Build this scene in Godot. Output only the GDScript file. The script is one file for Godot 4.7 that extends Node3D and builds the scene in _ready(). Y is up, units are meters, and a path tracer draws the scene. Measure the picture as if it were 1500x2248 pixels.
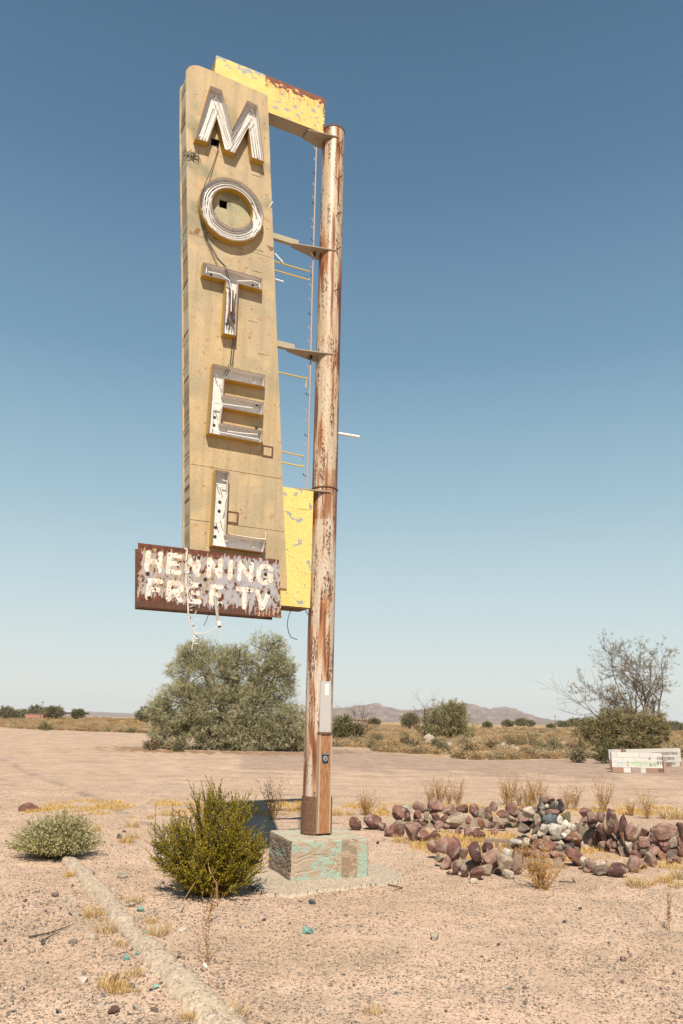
extends Node3D
# A derelict motel sign on a steel pole in the desert. Metres, y up, the camera looks along -z; "d" below is distance ahead (-z).
const SIGN_TURN := 25.6
const POLE_X := -0.222
const POLE_D := 9.16
const REAR := [[0.314,0.107,12.672,0.178,0.195,0], [0.581,0.118,12.811,0.275,0.207,0], [0.722,0.058,12.636,0.126,0.129,0], [1.028,0.202,13.08,0.206,0.246,0], [0.877,0.092,12.074,0.279,0.226,0], [1.124,0.106,11.644,0.23,0.247,2], [1.273,0.071,11.586,0.182,0.167,0], [1.453,0.054,11.722,0.155,0.12,0], [1.167,0.249,13.426,0.223,0.138,3], [1.417,0.292,13.458,0.213,0.173,2], [1.668,0.288,13.506,0.259,0.232,0], [1.93,0.22,13.546,0.27,0.186,2], [2.152,0.26,13.637,0.193,0.14,0], [2.357,0.221,13.575,0.17,0.233,0], [2.471,0.158,13.581,0.136,0.256,4], [2.576,0.168,13.602,0.159,0.233,0], [2.72,0.278,13.785,0.138,0.154,2], [2.833,0.179,13.641,0.17,0.129,0], [3.074,0.225,13.867,0.242,0.226,0], [3.301,0.226,13.888,0.208,0.119,7], [1.164,0.201,12.991,0.108,0.156,1], [1.328,0.195,13.023,0.141,0.145,0], [1.48,0.172,13.109,0.098,0.135,4], [1.635,0.162,13.14,0.131,0.124,0], [1.779,0.121,13.081,0.13,0.179,0], [1.967,0.141,13.08,0.303,0.201,4], [2.156,0.141,13.04,0.087,0.134,2], [2.366,0.101,13.081,0.13,0.168,7], [2.529,0.183,13.181,0.132,0.136,0], [3.126,0.155,13.355,0.178,0.16,2], [2.919,0.144,13.32,0.155,0.114,4], [1.044,0.058,12.595,0.094,0.108,0], [1.156,0.06,12.903,0.075,0.088,7], [1.287,0.1,12.937,0.129,0.088,0], [1.417,0.08,12.941,0.086,0.078,0], [1.629,0.098,12.688,0.147,0.119,2], [1.746,0.078,12.69,0.105,0.087,0], [1.872,0.057,12.277,0.092,0.105,0], [1.997,0.089,12.065,0.14,0.165,2], [2.13,0.064,11.934,0.168,0.132,0], [2.49,0.08,12.931,0.086,0.1,0], [2.547,0.079,12.801,0.127,0.153,1], [2.435,0.047,12.354,0.113,0.095,2], [2.7,0.08,12.985,0.172,0.111,1]]
const FRONT := [[1.229,0.142,10.253,0.115,0.155,2], [1.333,0.187,10.085,0.165,0.188,2], [1.412,0.198,9.682,0.158,0.283,0], [1.249,0.1,9.739,0.109,0.103,4], [1.307,0.071,9.597,0.123,0.152,2], [1.475,0.213,9.336,0.104,0.107,2], [1.622,0.22,9.37,0.173,0.232,1], [1.79,0.24,9.537,0.123,0.144,1], [1.366,0.065,9.229,0.047,0.146,1], [1.45,0.064,9.131,0.086,0.121,1], [1.557,0.071,8.964,0.153,0.149,0], [1.494,0.023,8.809,0.09,0.046,3], [1.791,0.158,9.38,0.216,0.215,2], [1.927,0.13,9.243,0.182,0.211,4], [2.019,0.199,9.552,0.099,0.093,9], [2.101,0.139,9.372,0.16,0.273,0], [1.94,0.044,9.101,0.116,0.088,3], [1.715,0.061,9.263,0.119,0.106,4], [1.312,0.018,9.311,0.072,0.033,0], [2.451,0.091,9.898,0.162,0.175,2], [2.376,0.041,9.963,0.074,0.069,3], [2.329,0.033,9.58,0.093,0.073,0], [2.731,0.085,9.93,0.178,0.152,2], [2.912,0.101,9.898,0.206,0.213,0], [2.984,0.06,9.719,0.094,0.149,3], [2.989,0.071,9.504,0.113,0.146,2], [3.121,0.059,9.628,0.122,0.096,3], [3.043,0.041,9.319,0.125,0.093,8], [2.611,0.075,9.958,0.112,0.13,2], [2.419,0.085,10.269,0.115,0.087,0], [2.981,0.071,9.529,0.14,0.137,2], [2.966,0.073,9.673,0.087,0.123,3], [3.111,0.057,9.58,0.133,0.105,3], [3.054,0.052,9.334,0.175,0.11,8], [3.216,0.066,9.268,0.219,0.148,1], [3.504,0.079,9.542,0.148,0.177,2], [3.812,0.093,10.254,0.152,0.13,0], [3.708,0.059,9.839,0.121,0.108,2], [3.909,0.083,10.031,0.124,0.17,2], [3.874,0.053,10.102,0.075,0.086,3], [4.326,0.039,10.297,0.119,0.07,2], [4.197,0.038,10.18,0.075,0.069,2]]
const CAIRN := [[2.976,0.66,11.01,0.117,0.069,2], [2.836,0.554,10.993,0.109,0.12,5], [2.982,0.539,11.009,0.109,0.103,5], [3.091,0.567,11.023,0.117,0.164,5], [2.914,0.406,11.024,0.183,0.137,6], [3.046,0.399,11.008,0.079,0.107,9], [2.759,0.398,10.98,0.091,0.128,3], [2.748,0.344,10.971,0.066,0.085,0], [2.835,0.298,10.995,0.112,0.124,9], [2.984,0.291,11.031,0.179,0.15,9], [3.111,0.326,11.02,0.096,0.141,9], [3.159,0.415,11.028,0.104,0.142,10], [2.971,0.5,11.023,0.159,0.073,2], [2.828,0.484,10.982,0.075,0.077,8], [2.726,0.259,10.978,0.095,0.111,8], [2.776,0.236,10.981,0.087,0.072,3], [2.957,0.195,11.024,0.162,0.068,8], [3.074,0.214,11.009,0.071,0.064,9], [3.187,0.315,11.024,0.079,0.077,9], [3.27,0.269,11.038,0.096,0.12,9], [3.145,0.253,11.022,0.087,0.069,3], [3.209,0.176,11.076,0.241,0.154,7], [2.697,0.175,10.983,0.12,0.077,3], [2.608,0.099,10.979,0.14,0.11,3], [2.802,0.084,11.033,0.247,0.153,0], [2.824,0.175,10.992,0.103,0.077,2], [3,0.13,11.017,0.12,0.081,3], [3.107,0.053,11.035,0.141,0.136,5], [3.226,0.046,11.04,0.112,0.081,8], [3.318,0.076,11.042,0.087,0.107,8], [2.962,0.061,11.005,0.095,0.094,8], [2.906,0.578,10.985,0.059,0.052,3], [2.892,0.632,10.981,0.05,0.043,8], [3.038,0.61,10.997,0.05,0.06,3], [2.673,0.053,10.975,0.099,0.102,2], [2.874,0.025,11.005,0.124,0.085,4]]
const RIGHTW := [[3.699,0.385,11.859,0.148,0.132,0], [3.676,0.393,11.435,0.162,0.127,2], [3.672,0.309,11.464,0.143,0.128,8], [3.689,0.429,11.116,0.111,0.124,2], [3.778,0.395,10.981,0.11,0.254,1], [3.813,0.318,10.91,0.077,0.177,0], [3.857,0.353,10.784,0.112,0.268,1], [3.859,0.213,10.723,0.102,0.146,7], [3.909,0.306,10.651,0.119,0.209,2], [3.982,0.301,10.634,0.11,0.164,4], [4.066,0.314,10.613,0.119,0.113,0], [4.154,0.298,10.544,0.061,0.099,0], [4.295,0.35,10.533,0.261,0.179,2], [4.415,0.333,10.45,0.113,0.134,4], [4.473,0.336,10.421,0.078,0.205,1], [3.668,0.063,11.7,0.106,0.13,0], [3.652,0.134,11.314,0.098,0.145,0], [3.685,0.292,11.111,0.125,0.123,0], [3.734,0.302,11.03,0.096,0.16,4], [3.682,0.174,11.099,0.115,0.118,1], [3.685,0.05,11.087,0.137,0.132,2], [3.748,0.09,10.994,0.123,0.14,0], [3.79,0.108,10.921,0.086,0.088,2], [3.776,0.019,10.934,0.099,0.065,7], [3.84,0.04,10.743,0.119,0.137,8], [3.944,0.145,10.628,0.075,0.136,0], [4.065,0.185,10.619,0.158,0.144,2], [4.049,0.087,10.61,0.114,0.077,8], [4.165,0.123,10.548,0.13,0.116,2], [4.283,0.229,10.499,0.148,0.125,0], [4.196,0.222,10.536,0.131,0.117,1], [4.283,0.15,10.483,0.104,0.08,0], [4.374,0.227,10.461,0.117,0.134,3], [4.359,0.084,10.477,0.172,0.115,8], [4.234,0.044,10.494,0.099,0.147,7], [4.452,0.208,10.424,0.078,0.116,0], [4.452,0.106,10.417,0.069,0.097,0], [3.684,0.202,11.816,0.128,0.141,1], [3.828,0.227,10.846,0.072,0.111,5], [3.835,0.136,10.797,0.107,0.101,4], [3.869,0.133,10.644,0.079,0.127,3], [3.69,0.293,11.819,0.138,0.111,2], [3.651,0.221,11.177,0.083,0.086,1], [4.15,0.185,10.542,0.07,0.081,4], [4.115,0.11,10.562,0.078,0.09,1], [4.305,0.072,10.466,0.078,0.08,3]]
const LOOSE := [[-5.532,0.068,14.41,0.357,0.167,0], [-3.044,0.032,11.397,0.077,0.079,6], [-3.161,0.014,12.058,0.068,0.035,8], [-2.264,0.026,8.743,0.107,0.065,3], [-1.474,0.011,8.092,0.04,0.028,3], [-1.837,0.02,7.454,0.09,0.051,3], [-1.234,0.016,6.706,0.095,0.041,3], [0.8,0.029,6.603,0.079,0.074,3], [-0.208,0.021,7.716,0.072,0.053,6], [0.599,0.019,11.384,0.051,0.046,5], [2.12,0.015,6.129,0.047,0.038,1], [-2.152,0.029,7.992,0.062,0.073,3], [-2.642,0.028,8.818,0.107,0.07,3], [-1.354,0.023,7.284,0.056,0.058,3], [-1.413,0.019,5.483,0.065,0.048,8], [-1.973,0.014,6.348,0.065,0.035,8], [-1.618,0.016,5.481,0.07,0.042,3], [-0.966,0.017,5.682,0.073,0.044,3], [-1.134,0.023,5.981,0.11,0.06,4], [-1.868,0.021,6.712,0.095,0.053,3], [-1.856,0.017,6.469,0.07,0.043,3], [-1.145,0.015,5.014,0.059,0.038,3], [-1.042,0.01,5.007,0.048,0.027,8], [-1.265,0.011,5.362,0.04,0.03,6], [-1.138,0.008,5.311,0.028,0.02,5], [-1.588,0.009,4.94,0.021,0.024,5], [-1.268,0.017,4.962,0.068,0.043,1], [-2.482,0.027,7.586,0.05,0.069,3], [-2.872,0.013,7.949,0.053,0.032,3], [-2.645,0.018,7.812,0.069,0.044,8], [-2.248,0.016,7.169,0.117,0.04,3], [-0.077,0.008,4.935,0.024,0.022,5], [0.074,0.007,5.685,0.025,0.019,6], [1.279,0.009,6.473,0.028,0.022,5], [0.106,0.008,7.275,0.032,0.021,8], [1.995,0.01,7.175,0.035,0.024,5], [-0.593,0.009,7.063,0.035,0.024,5], [-2.853,0.012,7.626,0.042,0.03,1], [-2.499,0.008,6.361,0.028,0.021,5], [-2.182,0.011,6.302,0.041,0.028,5], [-1.351,0.007,5.515,0.027,0.018,5], [-1.411,0.007,5.528,0.024,0.018,5], [2.371,0.009,5.861,0.029,0.023,8], [0.398,0.007,5.314,0.023,0.018,6], [2.292,0.01,7.682,0.034,0.026,5], [-1.469,0.012,6.262,0.048,0.031,3], [-0.886,0.011,5.832,0.038,0.029,9], [-0.107,0.013,9.418,0.037,0.032,3], [-0.32,0.011,7.836,0.035,0.027,3]]
const CHIPS := [[-1.701,0.029,7.3,0.08,0.074,0], [-0.208,0.035,6.698,0.095,0.09,0], [-1.455,0.017,5.937,0.054,0.043,0], [-1.411,0.016,6.043,0.029,0.04,0], [-1.113,0.016,5.346,0.034,0.041,0], [-1.504,0.009,6.633,0.036,0.022,0]]
const WEED_AT := [[0.561,14.637], [2.15,16.595], [2.345,16.628], [2.512,16.484], [3.637,16.676], [3.835,16.709], [3.99,16.564], [4.231,16.953], [4.681,16.181], [4.846,16.208], [5.348,15.972], [5.688,15.425], [5.807,14.954], [-1.071,13.744], [2.168,8.532], [-0.887,5.923], [-1.079,6.911], [2.828,7.042], [3.638,17.121], [4.335,16.794], [1.957,16.562]]
const TUFT_AT := [[6.322,14.962], [-2.071,7.139], [-1.938,6.995], [-2.815,8.728], [-1.819,6.65], [-1.598,6.287], [-1.992,7.741], [-1.82,7.574], [-1.319,5.262], [-1.218,5.283], [-1.315,5.578], [-1.396,5.339], [-0.71,5.115], [-0.831,4.895], [-0.585,4.907], [0.241,4.996], [3.412,8.819], [3.239,8.691], [3.616,8.955], [3.616,8.723], [3.209,8.801], [3.479,9.581], [3.332,9.849], [2.731,11.711], [2.435,11.271], [2.393,11.671], [2.224,11.169], [2.01,11.031], [2.023,11.626], [1.672,11.261], [1.589,11.575], [0.937,11.58], [1.021,11.425], [2.72,12.239], [3.113,13.46], [2.854,11.94], [3.231,13.476], [0.02,14.553], [0.269,14.592], [0.962,15.051], [1.298,15.475], [0.898,15.41], [2.797,15.717], [3.074,15.762], [-2.942,14.098], [-3.972,14.623], [-3.177,13.741], [-3.185,12.596], [-3.582,12.042], [-4.438,13.552], [-2.882,11.453], [-2.867,11.044], [-0.962,14.402], [-0.833,14.983], [3.884,9.224], [3.744,8.849], [3.734,9.889], [-1.4,6.613], [-1.517,6.952], [-1.648,6.596]]
const TAM := [[-7.483,4.138,2.074,1.711], [-5.823,4.627,1.092,1.04], [-4.088,5.43,1.046,1.098], [-3.908,3.722,1.423,1.242], [-8.832,2.428,1.41,1.154], [-7.098,2.212,2.305,1.537], [-4.53,2.134,1.997,1.587], [-2.889,1.424,1.275,1.275], [-9.428,0.891,1.066,0.914], [-6.88,0.814,2.411,1.015], [-4.976,0.849,2.031,1.016], [-2.557,0.697,1.015,0.761], [-8.33,5.094,0.887,0.782], [-10.032,2.035,0.716,0.563], [-3.419,4.416,0.987,0.935]]
const RBUSH := [[15.304,1.204,1.239,0.877], [16.874,1.48,1.422,0.982], [17.913,1.548,0.931,0.88], [14.167,1.53,0.879,0.517], [16.278,0.533,1.799,0.617], [18.321,1.754,0.57,0.414], [15.506,2.127,0.675,0.467]]
const MIDTREE := [[11.886,2.237,1.954,1.661], [10.409,1.505,1.56,1.56], [13.176,1.087,1.363,1.168], [11.369,0.775,2.431,0.875], [12.637,3.053,1.078,0.882]]
const POLEBUSH := [[0.447,0.984,1.066,1.066], [1.394,0.686,0.819,0.655], [-0.24,0.5,0.736,0.736]]
const FARA := [[-141.065,2.269,3.482,2.321], [-137.868,1.578,2.32,1.547]]
const FARB := [[-152.163,2.333,4.901,1.559], [-148.347,3.912,2.676,2.007], [-144.474,3.334,2.229,1.561]]
const FARC := [[-132.062,3.742,3.803,1.902], [-129.826,2.76,2.534,1.478], [-134.707,2.876,2.112,1.689]]
const FARD := [[-56.758,2.832,2.701,1.756], [-54.294,2.485,1.89,1.485], [-58.848,2.011,1.349,0.944]]
const FARE := [[18.632,2.429,1.882,1.294], [17.805,1.622,1.175,0.822]]
const FARF := [[109.724,2.189,3.527,1.176], [118.584,3.197,4.118,1.471], [124.424,2.454,2.352,1.176]]
const FARG := [[19.878,1.514,2.466,0.986]]
const FARH := [[173.972,2.38,4.94,1.764], [182.884,3.897,4.944,2.119], [191.714,4.056,4.239,2.119]]
const FARI := [[82.507,0.749,1.057,0.705]]
const FARL := [[57.869,0.983,1.233,0.705]]
const FARJ := [[151.813,1.597,4.53,2.059], [147.694,1.523,2.471,1.441]]
const FARK := [[-108.455,2.762,0.939,1.126], [-106.37,2.618,1.126,1.314]]
const RIDGE := [[-958.789,-0.757], [-538.821,78.273], [-275.47,134.277], [-37.144,159.135], [95.605,161.538], [254.636,190.141], [440.553,219.278], [573.649,180.477], [733.007,152.517], [865.709,144.648], [998.585,157.321], [1157.123,108.9], [1370.527,164.048]]
const RIDGE2 := [[1024.313,-23.921], [1220.493,191.914], [1351.012,238.273], [1578.956,261.289], [1774.778,290.051], [1936.996,274.076], [2065.721,232.34], [2162.365,208.95], [2228.284,235.282], [2358.86,250.228], [2487.886,227.405], [2647.461,167.531], [2838.644,102.17], [3095.771,69.369], [3610.997,35.052], [4254.181,-3.096], [4903.972,33.435]]
const RIDGE3 := [[-6097.201,9.991], [-5898.646,61.252], [-5700.741,120.569], [-5493.128,108.385], [-5241.565,73.125], [-4706.558,74.837], [-4543.949,93.69], [-4337.57,89.46], [-4048.22,78.776], [-3635.703,70.323], [-2645.541,40.532], [-1491.45,-2.095]]
const DEADW := [[16.879,1.529], [15.779,2.307], [15.184,3.001], [14.297,3.365], [13.776,3.38]]
const TRUNKS := [[17.335,0.27], [17.086,2.544], [16.818,4.095], [17.358,5.691]]
class MB:
	var v := PackedVector3Array()
	var n := PackedVector3Array()
	var c := PackedColorArray()
	var t := PackedVector2Array()
	var ix := PackedInt32Array()
	var rewind := false
	func vert(p: Vector3, nn: Vector3, col: Color, uv := Vector2.ZERO) -> int:
		v.push_back(p); n.push_back(nn); c.push_back(col); t.push_back(uv)
		return v.size() - 1
	func tri(a: Vector3, b: Vector3, d: Vector3, col: Color, ua := Vector2.ZERO, ub := Vector2.ZERO, ud := Vector2.ZERO) -> void:
		var nn := (d - a).cross(b - a).normalized()
		var k := v.size()
		vert(a, nn, col, ua); vert(b, nn, col, ub); vert(d, nn, col, ud)
		ix.append_array([k, k + 1, k + 2])
	func quad(a: Vector3, b: Vector3, d: Vector3, e: Vector3, col: Color) -> void:
		var nn := (d - a).cross(b - a).normalized()
		var k := v.size()
		vert(a, nn, col); vert(b, nn, col); vert(d, nn, col); vert(e, nn, col)
		ix.append_array([k, k + 1, k + 2, k, k + 2, k + 3])
	func leaf(p: Vector3, dir: Vector3, side: Vector3, ln: float, wd: float, col: Color) -> void:
		quad(p, p + dir * ln * 0.5 + side * wd * 0.5, p + dir * ln, p + dir * ln * 0.5 - side * wd * 0.5, col)
	func box(lo: Vector3, hi: Vector3, col: Color) -> void:
		var a := Vector3(lo.x, lo.y, hi.z); var b := Vector3(hi.x, lo.y, hi.z); var d := Vector3(hi.x, hi.y, hi.z); var e := Vector3(lo.x, hi.y, hi.z)
		var f := Vector3(lo.x, lo.y, lo.z); var g := Vector3(hi.x, lo.y, lo.z); var h := Vector3(hi.x, hi.y, lo.z); var i := Vector3(lo.x, hi.y, lo.z)
		quad(e, d, b, a, col); quad(h, i, f, g, col); quad(i, e, a, f, col); quad(d, h, g, b, col); quad(i, h, d, e, col); quad(a, b, g, f, col)
	func tube(pts: Array, r0: float, r1: float, sides: int, col: Color, capped := true) -> void:
		var m := pts.size()
		var up := Vector3(0.3, 1, 0.2).normalized()
		var k0 := v.size()
		for i in m:
			var a: Vector3 = pts[maxi(i - 1, 0)]
			var b: Vector3 = pts[mini(i + 1, m - 1)]
			var dir := (b - a).normalized()
			var s := dir.cross(up)
			if s.length() < 0.15:
				s = dir.cross(Vector3(1, 0, 0.3))
			s = s.normalized()
			var w := s.cross(dir).normalized()
			var r := lerpf(r0, r1, float(i) / maxf(1, m - 1))
			for j in sides:
				var an := TAU * j / sides
				var nn := s * cos(an) + w * sin(an)
				var p: Vector3 = pts[i]
				vert(p + nn * r, nn, col)
		for i in m - 1:
			for j in sides:
				var a := k0 + i * sides + j
				var b := k0 + i * sides + (j + 1) % sides
				ix.append_array([a, b, a + sides, b, b + sides, a + sides])
		if capped:
			for e in [0, m - 1]:
				var pe: Vector3 = pts[e]
				var dirn: Vector3 = (pe - (pts[1] if e == 0 else pts[m - 2])).normalized()
				var kc := vert(pe, dirn, col)
				for j in sides:
					vert(v[k0 + e * sides + j], dirn, col)
				for j in sides:
					ix.append_array([kc, kc + 1 + j, kc + 1 + (j + 1) % sides])
	func prism(poly: PackedVector2Array, z0: float, z1: float, col: Color, uvo := Vector2.ZERO, uvs := Vector2.ONE) -> void:
		rewind = true
		var tr := Geometry2D.triangulate_polygon(poly)
		for f in 2:
			var z := z1 if f == 0 else z0
			var k := v.size()
			for p in poly:
				vert(Vector3(p.x, p.y, z), Vector3(0, 0, 1 if f == 0 else -1), col, Vector2((p.x - uvo.x) / uvs.x, 1.0 - (p.y - uvo.y) / uvs.y))
			for i in tr:
				ix.push_back(k + i)
		wall(poly, z0, z1, col, uvo, uvs)
	func wall(poly: PackedVector2Array, z0: float, z1: float, col: Color, uvo := Vector2.ZERO, uvs := Vector2.ONE, closed := true) -> void:
		rewind = true
		var m := poly.size()
		var cw := -1.0 if Geometry2D.is_polygon_clockwise(poly) else 1.0
		for i in (m if closed else m - 1):
			var a := poly[i]
			var b := poly[(i + 1) % m]
			var e := (b - a).normalized()
			var nn := Vector3(e.y, -e.x, 0) * cw
			var ua := Vector2((a.x - uvo.x) / uvs.x, 1.0 - (a.y - uvo.y) / uvs.y)
			var ub := Vector2((b.x - uvo.x) / uvs.x, 1.0 - (b.y - uvo.y) / uvs.y)
			var k := v.size()
			vert(Vector3(a.x, a.y, z0), nn, col, ua); vert(Vector3(b.x, b.y, z0), nn, col, ub); vert(Vector3(b.x, b.y, z1), nn, col, ub); vert(Vector3(a.x, a.y, z1), nn, col, ua)
			ix.append_array([k, k + 1, k + 2, k, k + 2, k + 3])
	func mesh() -> ArrayMesh:
		for k in (ix.size() / 3 if rewind else 0):        # front faces run clockwise as seen along their normals
			var a := ix[3 * k]
			var b := ix[3 * k + 1]
			var d := ix[3 * k + 2]
			if (v[d] - v[a]).cross(v[b] - v[a]).dot(n[a] + n[b] + n[d]) < 0.0:
				ix[3 * k + 1] = d
				ix[3 * k + 2] = b
		var arr := []
		arr.resize(Mesh.ARRAY_MAX)
		arr[Mesh.ARRAY_VERTEX] = v; arr[Mesh.ARRAY_NORMAL] = n; arr[Mesh.ARRAY_COLOR] = c; arr[Mesh.ARRAY_TEX_UV] = t; arr[Mesh.ARRAY_INDEX] = ix
		var m := ArrayMesh.new()
		m.add_surface_from_arrays(Mesh.PRIMITIVE_TRIANGLES, arr)
		return m

var taken := {}
var noise_a := FastNoiseLite.new()
var noise_b := FastNoiseLite.new()
var noise_c := FastNoiseLite.new()
var rng := RandomNumberGenerator.new()
var M := {}

func numbered(called: String) -> String:
	if not taken.has(called):
		taken[called] = 0
		return called
	taken[called] += 1
	return "%s_%03d" % [called, taken[called]]

func tag(o: Node, label: String, category: String, group := "", kind := "") -> void:
	if label: o.set_meta("label", label)
	if category: o.set_meta("category", category)
	if group: o.set_meta("group", group)
	if kind: o.set_meta("kind", kind)

func thing(called: String, label: String, category: String, at := Vector3.ZERO, turn := 0.0, group := "") -> Node3D:
	var o := Node3D.new()
	o.name = numbered(called)
	add_child(o)
	o.position = at
	o.rotation.y = turn
	tag(o, label, category, group)
	return o

func put(mesh: Mesh, called: String, m: Material, parent: Node = self) -> MeshInstance3D:
	var o := MeshInstance3D.new()
	o.name = numbered(called) if parent == self else called
	o.mesh = mesh
	o.material_override = m
	parent.add_child(o, true)
	return o

func flat(a: Array) -> PackedVector2Array:
	var r := PackedVector2Array()
	for i in a.size() / 2:
		r.push_back(Vector2(a[2 * i], a[2 * i + 1]))
	return r

func fb(x: float, y: float) -> float:      # smooth layered noise, 0..1
	return clampf(noise_a.get_noise_2d(x, y) * 0.85 + 0.5, 0.0, 1.0)

func fb2(x: float, y: float) -> float:
	return clampf(noise_b.get_noise_2d(x, y) * 0.85 + 0.5, 0.0, 1.0)

func sst(a: float, b: float, x: float) -> float:
	return smoothstep(a, b, x)

func gh(x: float, d: float) -> float:      # the ground's height
	var h := 0.022 * noise_a.get_noise_2d(x * 0.55, d * 0.55) + 0.008 * noise_b.get_noise_2d(x * 2.6, d * 2.6)
	if d > 60.0:
		h += 0.25 * noise_a.get_noise_2d(x * 0.05, d * 0.05) * sst(60, 140, d)
	return h * (1.0 if d < 900.0 else 0.2)

func tex(w: int, h: int, f: Callable) -> ImageTexture:
	var by := PackedByteArray()
	by.resize(w * h * 3)
	var k := 0
	for y in h:
		for x in w:
			var q: Color = f.call(x, y)
			by[k] = int(clampf(q.r, 0, 1) * 255.0); by[k + 1] = int(clampf(q.g, 0, 1) * 255.0); by[k + 2] = int(clampf(q.b, 0, 1) * 255.0)
			k += 3
	var im := Image.create_from_data(w, h, false, Image.FORMAT_RGB8, by)
	im.generate_mipmaps()
	return ImageTexture.create_from_image(im)

func paint(t: Texture2D, rough := 0.8) -> StandardMaterial3D:
	var m := StandardMaterial3D.new()
	m.albedo_texture = t
	m.albedo_color = Color(0.66, 0.66, 0.66).linear_to_srgb()
	m.roughness = rough
	return m

func plain(c: Color, rough := 0.85, metal := 0.0) -> StandardMaterial3D:   # c is a linear base colour
	var m := StandardMaterial3D.new()
	m.albedo_color = c.linear_to_srgb()
	m.roughness = rough
	m.metallic = metal
	return m

func coloured(rough := 0.95, back := 0.0) -> StandardMaterial3D:           # takes its colour from the vertices
	var m := StandardMaterial3D.new()
	m.vertex_color_use_as_albedo = true
	m.albedo_color = Color(0.78, 0.78, 0.78).linear_to_srgb()
	m.roughness = rough
	m.metallic_specular = 0.2
	m.cull_mode = BaseMaterial3D.CULL_DISABLED
	if back > 0.0:
		m.backlight_enabled = true
		m.backlight = Color(back, back, back * 0.6)
	return m

func S(r: int, g: int, b: int) -> Color:   # sRGB bytes
	return Color8(r, g, b)

func seamless(kind: int, freq: float, sd: int, size: int, ret := FastNoiseLite.RETURN_CELL_VALUE) -> PackedByteArray:
	var f := FastNoiseLite.new()
	f.noise_type = kind
	f.frequency = freq
	f.seed = sd
	f.cellular_return_type = ret
	f.fractal_type = FastNoiseLite.FRACTAL_NONE if kind == FastNoiseLite.TYPE_CELLULAR else FastNoiseLite.FRACTAL_FBM
	var im := f.get_seamless_image(size, size, false, false, 0.08)
	im.convert(Image.FORMAT_L8)
	return im.get_data()

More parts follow.
